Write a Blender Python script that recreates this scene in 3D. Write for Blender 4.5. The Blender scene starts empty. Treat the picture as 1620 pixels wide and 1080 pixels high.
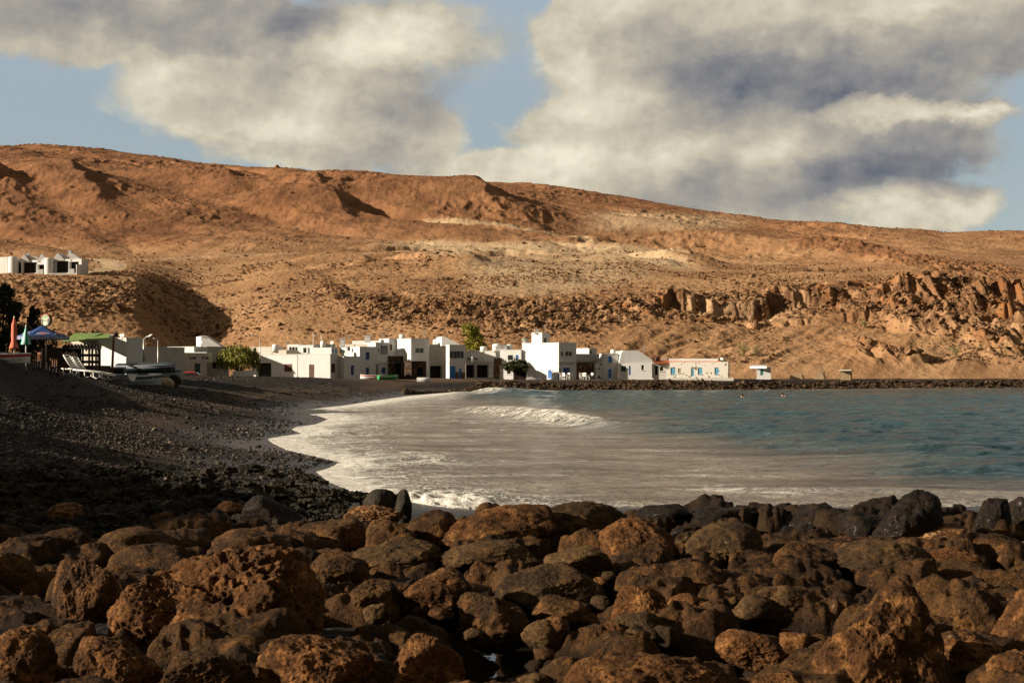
import bpy, bmesh, math, random
import numpy as np
from mathutils import Vector, Matrix

# ------------------------------------------------------------------ camera, sky, sun, exposure
F, H, HZ, CX = 2250.0, 2.4, 589.0, 810.0        # focal length in photo pixels, eye height, horizon row, centre column
SC = bpy.context.scene
COL = SC.collection
cam_d = bpy.data.cameras.new('camera')
cam_d.sensor_width = 36.0
cam_d.lens = 50.0
cam_d.shift_y = (HZ - 540.0) / 1620.0
cam_d.clip_start = 0.1
cam_d.clip_end = 6000.0
cam_d.dof.use_dof = True
cam_d.dof.focus_distance = 110.0
cam_d.dof.aperture_fstop = 8.0
cam = bpy.data.objects.new('camera', cam_d)
cam.location = (0, 0, H)
cam.rotation_euler = (math.radians(90), 0, 0)
COL.objects.link(cam)
SC.camera = cam

SUN_EL = math.radians(20.0)
SUN_BACK = math.radians(13.0)                    # how far the sun stands behind the camera plane, on the left
sun_dir = Vector((-math.cos(SUN_BACK) * math.cos(SUN_EL), -math.sin(SUN_BACK) * math.cos(SUN_EL), math.sin(SUN_EL)))
sun_d = bpy.data.lights.new('sun', 'SUN')
sun_d.energy = 5.0
sun_d.angle = math.radians(0.5)
sun_d.color = (1.0, 0.87, 0.71)
sun = bpy.data.objects.new('sun', sun_d)
sun.rotation_euler = sun_dir.to_track_quat('Z', 'Y').to_euler()
COL.objects.link(sun)

SC.view_settings.view_transform = 'Standard'
SC.view_settings.look = 'None'
SC.view_settings.exposure = 0.88
SC.view_settings.gamma = 1.0


class NT:
    """small helper for writing node trees as expressions"""
    def __init__(s, tree):
        s.t = tree
        s.n = tree.nodes
        s.l = tree.links

    def new(s, kind, **kw):
        n = s.n.new(kind)
        for k, v in kw.items():
            setattr(n, k, v)
        return n

    def put(s, sock, v):
        if v is None:
            return
        if isinstance(v, bpy.types.NodeSocket):
            s.l.new(v, sock)
        else:
            if hasattr(sock.default_value, '__len__'):
                v = tuple(v)
                if len(sock.default_value) == 4 and len(v) == 3:
                    v = v + (1.0,)
            sock.default_value = v

    def m(s, op, a, b=None, c=None, clamp=False):
        n = s.new('ShaderNodeMath', operation=op, use_clamp=clamp)
        s.put(n.inputs[0], a); s.put(n.inputs[1], b); s.put(n.inputs[2], c)
        return n.outputs[0]

    def add(s, a, b): return s.m('ADD', a, b)
    def sub(s, a, b): return s.m('SUBTRACT', a, b)
    def mul(s, a, b): return s.m('MULTIPLY', a, b)

    def sstep(s, v, lo, hi, a=0.0, b=1.0):
        n = s.new('ShaderNodeMapRange', interpolation_type='SMOOTHSTEP')
        s.put(n.inputs[0], v); n.inputs[1].default_value = lo; n.inputs[2].default_value = hi
        n.inputs[3].default_value = a; n.inputs[4].default_value = b
        return n.outputs[0]

    def lin(s, v, lo, hi, a=0.0, b=1.0):
        n = s.new('ShaderNodeMapRange')
        s.put(n.inputs[0], v); n.inputs[1].default_value = lo; n.inputs[2].default_value = hi
        n.inputs[3].default_value = a; n.inputs[4].default_value = b
        return n.outputs[0]

    def mix(s, f, a, b, blend='MIX'):
        n = s.new('ShaderNodeMix', data_type='RGBA', blend_type=blend)
        s.put(n.inputs[0], f); s.put(n.inputs[6], a); s.put(n.inputs[7], b)
        return n.outputs[2]

    def noise(s, vec, scale, detail=4.0, rough=0.55, dist=0.0, out=0):
        n = s.new('ShaderNodeTexNoise')
        if vec is not None:
            s.l.new(vec, n.inputs['Vector'])
        n.inputs['Scale'].default_value = scale
        n.inputs['Detail'].default_value = detail
        n.inputs['Roughness'].default_value = rough
        n.inputs['Distortion'].default_value = dist
        return n.outputs[out]

    def voro(s, vec, scale, feature='F1', out='Distance', rand=1.0):
        n = s.new('ShaderNodeTexVoronoi', feature=feature)
        s.l.new(vec, n.inputs['Vector'])
        n.inputs['Scale'].default_value = scale
        n.inputs['Randomness'].default_value = rand
        return n.outputs[out]

    def scale(s, vec, sx, sy, sz, loc=(0, 0, 0)):
        n = s.new('ShaderNodeMapping')
        s.l.new(vec, n.inputs[0])
        n.inputs['Location'].default_value = loc
        n.inputs['Scale'].default_value = (sx, sy, sz)
        return n.outputs[0]

    def ramp(s, v, stops):
        n = s.new('ShaderNodeValToRGB')
        e = n.color_ramp.elements
        while len(e) < len(stops):
            e.new(0.5)
        for k, (p, c) in enumerate(stops):
            e[k].position = p
            e[k].color = tuple(c) + (1.0,)
        s.put(n.inputs[0], v)
        return n.outputs[0]

    def attr(s, name, out='Fac'):
        n = s.new('ShaderNodeAttribute', attribute_name=name)
        return n.outputs[out]


def lin(r, g, b):
    f = lambda c: (c / 255 / 12.92) if c / 255 <= 0.04045 else ((c / 255 + 0.055) / 1.055) ** 2.4
    return (f(r), f(g), f(b))


def build_world():
    w = bpy.data.worlds.new('World')
    SC.world = w
    w.use_nodes = True
    w.node_tree.nodes.clear()
    T = NT(w.node_tree)
    out = T.new('ShaderNodeOutputWorld')
    bg = T.new('ShaderNodeBackground')
    S = 0.1
    bg.inputs[1].default_value = S
    T.l.new(bg.outputs[0], out.inputs[0])
    tc = T.new('ShaderNodeTexCoord')
    d = tc.outputs['Generated']
    sx = T.new('ShaderNodeSeparateXYZ'); T.l.new(d, sx.inputs[0])
    x, y, z = sx.outputs
    az = T.m('ARCTAN2', x, y)
    hor = T.m('SQRT', T.add(T.mul(x, x), T.mul(y, y)))
    el = T.m('ARCTAN2', z, hor)
    sky = T.new('ShaderNodeTexSky', sky_type='NISHITA')
    sky.sun_disc = False
    sky.sun_elevation = SUN_EL
    sky.sun_rotation = math.atan2(sun_dir.x, sun_dir.y)
    sky.air_density = 1.0; sky.dust_density = 2.0; sky.ozone_density = 1.0
    k = 0.57 / S
    # thin veil of marine haze evens out the blue
    blue = T.mix(T.sstep(el, -0.02, 0.5), tuple(c * k for c in lin(170, 183, 184)), tuple(c * k for c in lin(62, 80, 102)))
    blue = T.mix(T.sstep(el, 0.06, 0.26), blue, tuple(c * k for c in lin(160, 174, 184)))
    blue = T.mix(0.86, sky.outputs[0], blue)

    def A(px): return math.atan2(px - CX, F)
    def E(py): return math.atan2(HZ - py, F)
    # a wobble of the coordinates gives every cloud bank a billowed edge
    pv = T.scale(d, 1, 1, 1.25)
    nz = T.noise(pv, 9.0, 10.0, 0.56)
    nz2 = T.noise(T.scale(d, 1, 1, 1.3, (3.1, 0.7, 1.9)), 7.0, 6.0, 0.5)
    wob_x = T.mul(T.sub(T.noise(T.scale(d, 1, 1, 1.4, (7, 3, 1)), 16.0, 6.0, 0.6), 0.5), 0.085)
    wob_y = T.mul(T.sub(T.noise(T.scale(d, 1, 1, 1.6, (1, 9, 4)), 16.0, 6.0, 0.6), 0.5), 0.05)
    ua = T.add(az, wob_x)
    va = T.add(el, wob_y)

    def blob(px, py, rx, ry, soft=False):
        a = T.m('DIVIDE', T.sub(ua, A(px)), rx / F)
        b = T.m('DIVIDE', T.sub(va, E(py)), ry / F)
        q = T.sub(1.0, T.add(T.mul(a, a), T.mul(b, b)))
        return T.m('MAXIMUM', q, 0.0) if soft else q

    body = None
    for e in [(455, 150, 300, 112), (330, 60, 480, 80), (620, 200, 140, 60), (150, 90, 110, 40), (90, 15, 300, 52),
              (1190, 120, 345, 200), (1420, 60, 420, 95), (1310, 235, 270, 90), (940, 60, 90, 100), (960, 190, 150, 70), (1000, 270, 260, 70),
              (800, 285, 190, 62), (1440, 345, 130, 52), (1450, 200, 150, 42), (500, 262, 90, 20), (690, 60, 40, 22), (1180, 330, 200, 40)]:
        q = blob(*e)
        body = q if body is None else T.m('SMOOTH_MAX', body, q, 0.25)
    # elsewhere round the sky: scattered cumulus
    away = T.m('MULTIPLY_ADD', T.sub(T.noise(T.scale(d, 1, 1, 2.2, (5, 5, 5)), 2.6, 8.0, 0.55), 0.56), 6.0, 0.0)
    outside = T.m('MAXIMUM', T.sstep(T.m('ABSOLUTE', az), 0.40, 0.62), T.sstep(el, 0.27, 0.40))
    body = T.add(T.mul(body, T.sub(1.0, outside)), T.mul(away, outside))
    dens = T.add(body, T.mul(T.sub(nz, 0.5), 1.25))
    cover = T.sstep(dens, -0.12, 0.40)
    # light on the clouds: relief facing the sun (left, above), thick flat undersides grey
    def relief(sc, off, rough):
        p1 = T.noise(pv, sc, 7.0, rough)
        p2 = T.noise(T.scale(d, 1, 1, 1.25, off), sc, 7.0, rough)
        return T.sub(p1, p2)
    rel = T.add(T.mul(relief(9.0, (-0.020, 0.0, 0.030), 0.50), 1.0), T.add(T.mul(relief(22.0, (-0.008, 0.0, 0.013), 0.55), 0.60), T.mul(relief(52.0, (-0.003, 0.0, 0.005), 0.6), 0.22)))
    tone = T.add(0.62, rel)
    for px, py, rx, ry, amp in [
            (300, 170, 230, 90, .20), (590, 60, 150, 60, .26), (480, 215, 220, 26, .10), (640, 205, 170, 90, -.16), (540, 255, 330, 34, -.12),
            (150, 35, 420, 60, -.20), (420, 30, 360, 60, -.16), (500, 140, 330, 50, -.10),
            (900, 60, 70, 90, .18), (960, 150, 150, 80, .24), (880, 265, 260, 60, .20), (1060, 70, 300, 90, -.06), (1240, 45, 180, 60, .16), (1440, 25, 90, 50, .14),
            (1420, 118, 470, 76, -.34), (1200, 150, 330, 70, -.18), (1440, 190, 170, 26, .34), (1535, 200, 60, 28, .24),
            (1440, 262, 210, 80, -.34), (1240, 300, 380, 60, -.22), (1180, 250, 220, 30, .08), (1060, 215, 260, 50, -.08),
            (1440, 345, 140, 50, .28), (1330, 325, 100, 24, .16), (800, 290, 200, 60, .08)]:
        tone = T.add(tone, T.mul(blob(px, py, rx, ry, True), amp))
    tone = T.add(tone, T.mul(T.sub(nz2, 0.5), 0.18))
    cc = T.ramp(tone, [(0.0, lin(98, 104, 116)), (0.24, lin(138, 137, 138)), (0.48, lin(170, 164, 153)), (0.70, lin(200, 192, 171)), (1.1 / 1.1, lin(236, 228, 206))])
    cc = T.mix(1.0, cc, (k, k, k), 'MULTIPLY')
    col = T.mix(cover, blue, cc)
    # outside the view the sky is dimmed and warmed to lessen the fill light
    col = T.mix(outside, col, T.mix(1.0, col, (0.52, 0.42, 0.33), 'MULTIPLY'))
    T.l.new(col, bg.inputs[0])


build_world()

# ------------------------------------------------------------------ numeric noise
_rng = np.random.default_rng(7)
_perm = np.concatenate([_rng.permutation(256)] * 3).astype(np.int64)
_g = _rng.normal(size=(256, 3)); _g /= np.linalg.norm(_g, axis=1)[:, None]
_rv = _rng.random((256, 3))


def perlin(x, y, z=0.0):
    x, y, z = np.broadcast_arrays(np.asarray(x, float), np.asarray(y, float), np.asarray(z, float))
    xi, yi, zi = np.floor(x).astype(np.int64), np.floor(y).astype(np.int64), np.floor(z).astype(np.int64)
    xf, yf, zf = x - xi, y - yi, z - zi
    u, v, w = (t * t * t * (t * (t * 6 - 15) + 10) for t in (xf, yf, zf))
    out = 0.0
    for a in (0, 1):
        wa = u if a else 1 - u
        for b in (0, 1):
            wb = v if b else 1 - v
            for c in (0, 1):
                wc = w if c else 1 - w
                h = _perm[_perm[_perm[(xi + a) & 255] + ((yi + b) & 255)] + ((zi + c) & 255)]
                g = _g[h]
                out = out + wa * wb * wc * (g[..., 0] * (xf - a) + g[..., 1] * (yf - b) + g[..., 2] * (zf - c))
    return out * 1.6


def fbm(x, y, z=0.0, o=4, gain=0.5):
    s, a = 0.0, 1.0
    for k in range(o):
        s = s + a * perlin(np.asarray(x) * 2**k + 17.3 * k, np.asarray(y) * 2**k + 5.1 * k, np.asarray(z) * 2**k + 9.7 * k)
        a *= gain
    return s


def ridged(x, y, z=0.0, o=4, gain=0.5):
    s, a = 0.0, 1.0
    for k in range(o):
        s = s + a * (1 - 2 * np.abs(perlin(np.asarray(x) * 2**k + 31.7 * k, np.asarray(y) * 2**k + 11.3 * k, np.asarray(z) * 2**k + 3.9 * k)))
        a *= gain
    return s


def worley(x, y, z, second=False):
    x, y, z = np.broadcast_arrays(np.asarray(x, float), np.asarray(y, float), np.asarray(z, float))
    xi, yi, zi = np.floor(x).astype(np.int64), np.floor(y).astype(np.int64), np.floor(z).astype(np.int64)
    f1 = np.full(x.shape, 9.0); f2 = np.full(x.shape, 9.0)
    for a in (-1, 0, 1):
        for b in (-1, 0, 1):
            for c in (-1, 0, 1):
                h = _perm[_perm[_perm[(xi + a) & 255] + ((yi + b) & 255)] + ((zi + c) & 255)]
                r = _rv[h]
                dd = (xi + a + r[..., 0] - x)**2 + (yi + b + r[..., 1] - y)**2 + (zi + c + r[..., 2] - z)**2
                f2 = np.minimum(f2, np.maximum(f1, dd)); f1 = np.minimum(f1, dd)
    return (np.sqrt(f1), np.sqrt(f2)) if second else np.sqrt(f1)


def worley2(x, y):
    """planar cell noise: nearest distance, second distance and a random value per cell"""
    xi, yi = np.floor(x).astype(np.int64), np.floor(y).astype(np.int64)
    f1 = np.full(x.shape, 9.0); f2 = np.full(x.shape, 9.0); cid = np.zeros(x.shape)
    for a in (-1, 0, 1):
        for b in (-1, 0, 1):
            h = _perm[_perm[(xi + a) & 255] + ((yi + b) & 255)]
            r = _rv[h]
            dd = (xi + a + r[..., 0] - x)**2 + (yi + b + r[..., 1] - y)**2
            m = dd < f1
            f2 = np.where(m, f1, np.minimum(f2, dd)); cid = np.where(m, r[..., 2], cid); f1 = np.where(m, dd, f1)
    return np.sqrt(f1), np.sqrt(f2), cid


def sst(x, a, b):
    t = np.clip((np.asarray(x, float) - a) / (b - a), 0, 1)
    return t * t * (3 - 2 * t)


# ------------------------------------------------------------------ mesh and scene helpers
def np_mesh(name, V, Fc, mat, parent=None, smooth=True, attrs=None):
    V = np.ascontiguousarray(V, dtype=np.float32); Fc = np.ascontiguousarray(Fc, dtype=np.int32)
    me = bpy.data.meshes.new(name)
    n, k = Fc.shape
    me.vertices.add(len(V)); me.vertices.foreach_set('co', V.ravel())
    me.loops.add(n * k); me.loops.foreach_set('vertex_index', Fc.ravel())
    me.polygons.add(n); me.polygons.foreach_set('loop_start', np.arange(n, dtype=np.int32) * k)
    me.update(calc_edges=True)
    me.polygons.foreach_set('use_smooth', np.full(n, smooth, dtype=bool))
    for an, av in (attrs or {}).items():
        at = me.attributes.new(an, 'FLOAT', 'POINT')
        at.data.foreach_set('value', np.ascontiguousarray(av, dtype=np.float32).ravel())
    me.materials.append(mat)
    o = bpy.data.objects.new(name, me)
    o.parent = parent
    COL.objects.link(o)
    return o


def grid_faces(nr, nc):
    i = np.arange(nr * nc).reshape(nr, nc)
    return np.stack([i[:-1, :-1], i[:-1, 1:], i[1:, 1:], i[1:, :-1]], -1).reshape(-1, 4)


def tag(o, label=None, cat=None, group=None, kind=None):
    if label: o['label'] = label
    if cat: o['category'] = cat
    if group: o['group'] = group
    if kind: o['kind'] = kind
    return o


def empty(name, loc, label=None, cat=None, group=None, rz=0.0):
    o = bpy.data.objects.new(name, None)
    o.empty_display_size = 0.2
    o.location = loc
    o.rotation_euler = (0, 0, rz)
    COL.objects.link(o)
    return tag(o, label, cat, group)


def copy_tree(o, loc, rz=None, label=None, parent=None):
    c = o.copy(); COL.objects.link(c)
    if parent is None:
        c.location = loc
        if rz is not None: c.rotation_euler = (0, 0, rz)
        if label: c['label'] = label
    else:
        c.parent = parent
    for ch in [k for k in bpy.data.objects if k.parent == o]:
        copy_tree(ch, None, parent=c)
    return c


class MB:
    """collects shapes into one mesh; coordinates are relative to the parent's origin"""
    def __init__(s):
        s.v = []; s.f = []

    def poly(s, pts):
        b = len(s.v); s.v += [tuple(p) for p in pts]; s.f.append(tuple(range(b, b + len(pts))))

    def frame_box(s, o, ax, ay, az):
        """box from corner o with edge vectors ax, ay, az"""
        o, ax, ay, az = Vector(o), Vector(ax), Vector(ay), Vector(az)
        p = [o, o + ax, o + ax + ay, o + ay]; p += [q + az for q in p]
        b = len(s.v); s.v += [tuple(q) for q in p]
        fs = [(0, 3, 2, 1), (4, 5, 6, 7), (0, 1, 5, 4), (1, 2, 6, 5), (2, 3, 7, 6), (3, 0, 4, 7)]
        if ax.cross(ay).dot(az) < 0: fs = [f[::-1] for f in fs]
        s.f += [tuple(b + i for i in f) for f in fs]

    def box(s, c, d, rz=0.0):
        ca, sa = math.cos(rz), math.sin(rz)
        ax = Vector((ca * d[0], sa * d[0], 0)); ay = Vector((-sa * d[1], ca * d[1], 0)); az = Vector((0, 0, d[2]))
        s.frame_box(Vector(c) - ax / 2 - ay / 2 - az / 2, ax, ay, az)

    def prism(s, base, off):
        """extrude a planar polygon by a vector"""
        off = Vector(off); base = [Vector(p) for p in base]; n = len(base); b = len(s.v)
        s.v += [tuple(p) for p in base] + [tuple(p + off) for p in base]
        s.f.append(tuple(range(b + n - 1, b - 1, -1))); s.f.append(tuple(range(b + n, b + 2 * n)))
        for i in range(n):
            j = (i + 1) % n
            s.f.append((b + i, b + j, b + n + j, b + n + i))

    def tube(s, pts, r, n=8, cap=True):
        pts = [Vector(p) for p in pts]
        rr = r if isinstance(r, (list, tuple)) else [r] * len(pts)
        b0 = len(s.v)
        for i, p in enumerate(pts):
            t = (pts[min(i + 1, len(pts) - 1)] - pts[max(i - 1, 0)]).normalized()
            up = Vector((0, 0, 1)) if abs(t.z) < 0.9 else Vector((1, 0, 0))
            u = t.cross(up).normalized(); w = u.cross(t)
            for k in range(n):
                a = 2 * math.pi * k / n
                s.v.append(tuple(p + (u * math.cos(a) + w * math.sin(a)) * rr[i]))
        for i in range(len(pts) - 1):
            for k in range(n):
                a = b0 + i * n + k; c = b0 + i * n + (k + 1) % n
                s.f.append((a, c, c + n, a + n))
        if cap:
            s.f.append(tuple(b0 + k for k in range(n))[::-1])
            e = b0 + (len(pts) - 1) * n
            s.f.append(tuple(e + k for k in range(n)))

    def lathe(s, prof, n=16, c=(0, 0, 0), wob=None):
        b0 = len(s.v)
        for i, (r, z) in enumerate(prof):
            for k in range(n):
                a = 2 * math.pi * k / n
                q = r * (wob(k, i) if wob else 1.0)
                s.v.append((c[0] + q * math.cos(a), c[1] + q * math.sin(a), c[2] + z))
        for i in range(len(prof) - 1):
            for k in range(n):
                a = b0 + i * n + k; d = b0 + i * n + (k + 1) % n
                s.f.append((a, d, d + n, a + n))

    def build(s, name, mat, parent=None, smooth=False, bevel=0.0):
        me = bpy.data.meshes.new(name)
        me.from_pydata(s.v, [], s.f)
        bm = bmesh.new(); bm.from_mesh(me)
        bmesh.ops.recalc_face_normals(bm, faces=bm.faces)
        bm.to_mesh(me); bm.free()
        if smooth:
            me.polygons.foreach_set('use_smooth', [True] * len(me.polygons))
        me.materials.append(mat)
        o = bpy.data.objects.new(name, me)
        o.parent = parent
        COL.objects.link(o)
        if bevel:
            md = o.modifiers.new('bevel', 'BEVEL'); md.width = bevel; md.segments = 2; md.limit_method = 'ANGLE'
        return o


def P3(px, py, D):
    return Vector((D * (px - CX) / F, D, H - D * (py - HZ) / F))


# ------------------------------------------------------------------ materials
def material(name, fn):
    m = bpy.data.materials.new(name)
    m.use_nodes = True
    m.node_tree.nodes.clear()
    T = NT(m.node_tree)
    out = T.new('ShaderNodeOutputMaterial')
    b = T.new('ShaderNodeBsdfPrincipled')
    T.l.new(b.outputs[0], out.inputs[0])
    fn(T, b)
    return m


def pos(T):
    return T.new('ShaderNodeNewGeometry').outputs['Position']


def objc(T):
    return T.new('ShaderNodeTexCoord').outputs['Object']


def bump(T, b, h, dist, strength=1.0):
    n = T.new('ShaderNodeBump')
    n.inputs['Strength'].default_value = strength
    n.inputs['Distance'].default_value = dist
    T.put(n.inputs['Height'], h)
    T.l.new(n.outputs[0], b.inputs['Normal'])


def plain(name, c, rough=0.6, var=0.25, sc=3.0, metal=0.0, spec=0.4):
    def fn(T, b):
        p = objc(T)
        n = T.noise(p, sc, 5.0, 0.6)
        dk = tuple(v * (1 - var) for v in c); lt = tuple(min(1, v * (1 + var * 0.6)) for v in c)
        T.put(b.inputs['Base Color'], T.mix(T.sstep(n, 0.3, 0.7), dk, lt))
        T.put(b.inputs['Roughness'], T.lin(n, 0, 1, max(rough - 0.12, 0.05), min(rough + 0.12, 1)))
        b.inputs['Metallic'].default_value = metal
        b.inputs['Specular IOR Level'].default_value = spec
        bump(T, b, T.noise(p, sc * 6, 4.0), 0.01, 0.25)
    return material(name, fn)


M = {}


def rock_mat(name, dark, mid, light, rough, wet=0.0, sc=1.0, shelf=False, tide=False, relief=0.9, cap=False):
    def fn(T, b):
        p = pos(T)
        n1 = T.noise(p, 1.1 * sc, 6.0, 0.62)
        n2 = T.noise(p, 6.0 * sc, 8.0, 0.68)
        n3 = T.noise(p, 34.0 * sc, 6.0, 0.7)
        c = T.mix(T.sstep(n1, 0.36, 0.64), dark, mid)
        c = T.mix(T.mul(T.sstep(n2, 0.46, 0.70), 0.85), c, light)
        c = T.mix(T.mul(T.sstep(n3, 0.54, 0.42), 0.55), c, tuple(v * 0.35 for v in dark))
        pit = T.voro(p, 16.0 * sc)
        pitm = T.sstep(pit, 0.10, 0.26)
        big = T.voro(T.scale(p, 1, 1, 1, (4, 2, 7)), 6.0 * sc)
        c = T.mix(T.mul(T.sub(1.0, pitm), 0.6), c, tuple(v * 0.4 for v in dark))
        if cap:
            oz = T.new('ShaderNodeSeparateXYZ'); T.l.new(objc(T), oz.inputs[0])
            c = T.mix(T.mul(T.sstep(T.add(oz.outputs[2], T.mul(T.sub(n2, 0.5), 0.5)), 0.36, 0.52), 0.85), c, (0.42, 0.26, 0.14))  # pale sunlit top put into the colour by height
        if tide:
            sz = T.new('ShaderNodeSeparateXYZ'); T.l.new(p, sz.inputs[0])
            tl = T.sstep(T.add(sz.outputs[2], T.mul(T.sub(n1, 0.5), 0.45)), 0.34, 0.10)
            c = T.mix(T.mul(T.sstep(T.noise(p, 11.0, 5.0, 0.7), 0.64, 0.72), 0.45), c, (0.34, 0.24, 0.14))
            c = T.mix(T.mul(tl, 0.85), c, tuple(v * 0.4 for v in dark))
        if shelf:
            c = T.mix(T.attr('wet'), c, T.mix(n2, (0.008, 0.0055, 0.0035), (0.028, 0.017, 0.009)))
        T.put(b.inputs['Base Color'], c)
        T.put(b.inputs['Roughness'], T.lin(n2, 0.3, 0.7, rough - 0.1, min(rough + 0.12, 1.0)))
        b.inputs['Specular IOR Level'].default_value = 0.12 if wet else 0.12
        if wet:
            b.inputs['Coat Weight'].default_value = wet
            b.inputs['Coat Roughness'].default_value = 0.25
        h = T.add(T.mul(n2, 1.0), T.add(T.mul(n3, 0.45), T.add(T.mul(pitm, 0.35), T.mul(T.sstep(big, 0.1, 0.4), 0.3))))
        bump(T, b, h, 0.05 / sc, relief)
    return material(name, fn)


M['rock'] = rock_mat('brown_lava_rock', (0.027, 0.0135, 0.0055), (0.082, 0.040, 0.013), (0.18, 0.082, 0.024), 0.85, tide=True)
M['rock_olive'] = rock_mat('smooth_olive_rock', (0.028, 0.016, 0.007), (0.080, 0.045, 0.017), (0.13, 0.070, 0.025), 0.85, tide=True, relief=0.45)
M['shelf'] = rock_mat('lava_shelf', (0.020, 0.010, 0.004), (0.066, 0.032, 0.0105), (0.15, 0.068, 0.020), 0.85, 0, 1.0, True, True)
M['rock_orange'] = rock_mat('rusty_lava_rock', (0.038, 0.017, 0.006), (0.128, 0.053, 0.016), (0.31, 0.142, 0.046), 0.85, tide=True)
M['rock_cap'] = rock_mat('painted_sunlit_cap_rock', (0.036, 0.017, 0.007), (0.118, 0.051, 0.017), (0.29, 0.135, 0.046), 0.85, tide=True, cap=True)
M['rock_wet'] = rock_mat('wet_black_rock', (0.008, 0.0055, 0.0035), (0.017, 0.011, 0.007), (0.045, 0.024, 0.010), 0.6, 0.04)
M['rock_grey'] = rock_mat('dark_grey_rock', (0.020, 0.016, 0.010), (0.040, 0.032, 0.019), (0.06, 0.048, 0.03), 0.7)
M['rock_crust'] = rock_mat('barnacle_crusted_rock', (0.05, 0.022, 0.008), (0.18, 0.075, 0.025), (0.52, 0.30, 0.13), 0.8, 0, 2.2)
M['rubble'] = rock_mat('hillside_rock', (0.10, 0.053, 0.026), (0.27, 0.150, 0.070), (0.44, 0.265, 0.135), 0.95, 0, 0.25)
M['bank_rock'] = rock_mat('shore_bank_rock', (0.020, 0.013, 0.008), (0.075, 0.045, 0.025), (0.22, 0.14, 0.078), 0.9, 0, 0.4)


def _hill(T, b):
    p = pos(T)
    org, pale, crag = T.attr('orange'), T.attr('pale'), T.attr('crag')
    n0 = T.noise(p, 0.012, 5.0, 0.6)
    n1 = T.noise(p, 0.06, 8.0, 0.62)
    n2 = T.noise(p, 0.5, 8.0, 0.68)
    n3 = T.noise(p, 2.4, 5.0, 0.7)
    tan_ = T.mix(T.sstep(n1, 0.35, 0.65), (0.29, 0.156, 0.073), (0.42, 0.246, 0.124))
    orr = T.mix(T.sstep(n1, 0.33, 0.67), (0.150, 0.067, 0.031), (0.295, 0.138, 0.062))
    c = T.mix(T.m('ADD', org, T.mul(T.sub(n0, 0.5), 0.9), clamp=True), tan_, orr)
    c = T.mix(T.mul(T.m('ADD', pale, T.mul(T.sub(n1, 0.5), T.mul(pale, 1.5)), clamp=True), 0.8), c, (0.50, 0.375, 0.225))
    spk = T.mul(T.sstep(n2, 0.50, 0.64), T.sstep(n1, 0.38, 0.60))
    c = T.mix(T.mul(spk, 0.38), c, (0.08, 0.038, 0.018))
    c = T.mix(T.mul(T.sstep(n3, 0.55, 0.70), 0.38), c, (0.05, 0.028, 0.016))
    c = T.mix(T.mul(T.sstep(n3, 0.42, 0.30), 0.3), c, (0.55, 0.35, 0.18))
    # rock stains in the crags: rust and dark basalt
    c = T.mix(T.mul(crag, T.sstep(T.noise(T.scale(p, 1, 1, 0.5), 0.22, 6.0, 0.65), 0.42, 0.62)), c, (0.10, 0.048, 0.024))
    c = T.mix(T.mul(crag, T.mul(T.sstep(T.noise(T.scale(p, 1, 1, 0.5, (9, 2, 4)), 0.16, 6.0, 0.6), 0.52, 0.62), 0.6)), c, (0.26, 0.10, 0.030))
    T.put(b.inputs['Base Color'], c)
    b.inputs['Roughness'].default_value = 0.95
    b.inputs['Specular IOR Level'].default_value = 0.1
    bump(T, b, T.add(T.mul(n2, 0.8), T.mul(n3, 0.4)), 0.9, 0.8)


M['hill'] = material('dry_volcanic_hillside', _hill)


def _beach(T, b):
    p = pos(T)
    wet, dusty = T.attr('wet'), T.attr('dusty')
    n1 = T.noise(p, 0.25, 6.0, 0.6)
    n2 = T.noise(p, 3.0, 6.0, 0.7)
    vo = T.new('ShaderNodeTexVoronoi'); T.l.new(p, vo.inputs['Vector']); vo.inputs['Scale'].default_value = 11.0
    sp = T.new('ShaderNodeSeparateXYZ'); T.l.new(vo.outputs['Color'], sp.inputs[0])
    base = T.mix(T.sstep(n1, 0.35, 0.65), (0.008, 0.006, 0.0045), (0.017, 0.0115, 0.008))
    peb = T.mix(T.sstep(sp.outputs[0], 0.55, 0.95), base, (0.052, 0.036, 0.024))
    c = T.mix(T.sstep(n2, 0.40, 0.60), base, peb)
    c = T.mix(T.mul(dusty, T.sstep(n2, 0.25, 0.6)), c, (0.115, 0.070, 0.040))
    c = T.mix(wet, c, (0.020, 0.013, 0.009))
    T.put(b.inputs['Base Color'], c)
    T.put(b.inputs['Roughness'], T.lin(wet, 0, 1, 0.9, 0.38))
    T.put(b.inputs['Specular IOR Level'], T.lin(wet, 0, 1, 0.2, 0.5))
    dist = T.voro(p, 11.0)
    bump(T, b, T.mul(T.add(T.mul(dist, -1.0), T.mul(n2, 0.6)), T.lin(wet, 0, 1, 1.0, 0.12)), 0.05, 0.9)


M['beach'] = material('black_pebble_sand', _beach)


def _pebble(T, b):
    inf = T.new('ShaderNodeNewGeometry').outputs['Random Per Island']
    c = T.ramp(inf, [(0.0, (0.007, 0.005, 0.004)), (0.60, (0.018, 0.013, 0.0095)), (0.90, (0.055, 0.040, 0.028)), (1.0, (0.17, 0.125, 0.088))])
    T.put(b.inputs['Base Color'], c)
    b.inputs['Roughness'].default_value = 0.7
    b.inputs['Specular IOR Level'].default_value = 0.3


M['pebble'] = material('basalt_pebble', _pebble)


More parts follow.
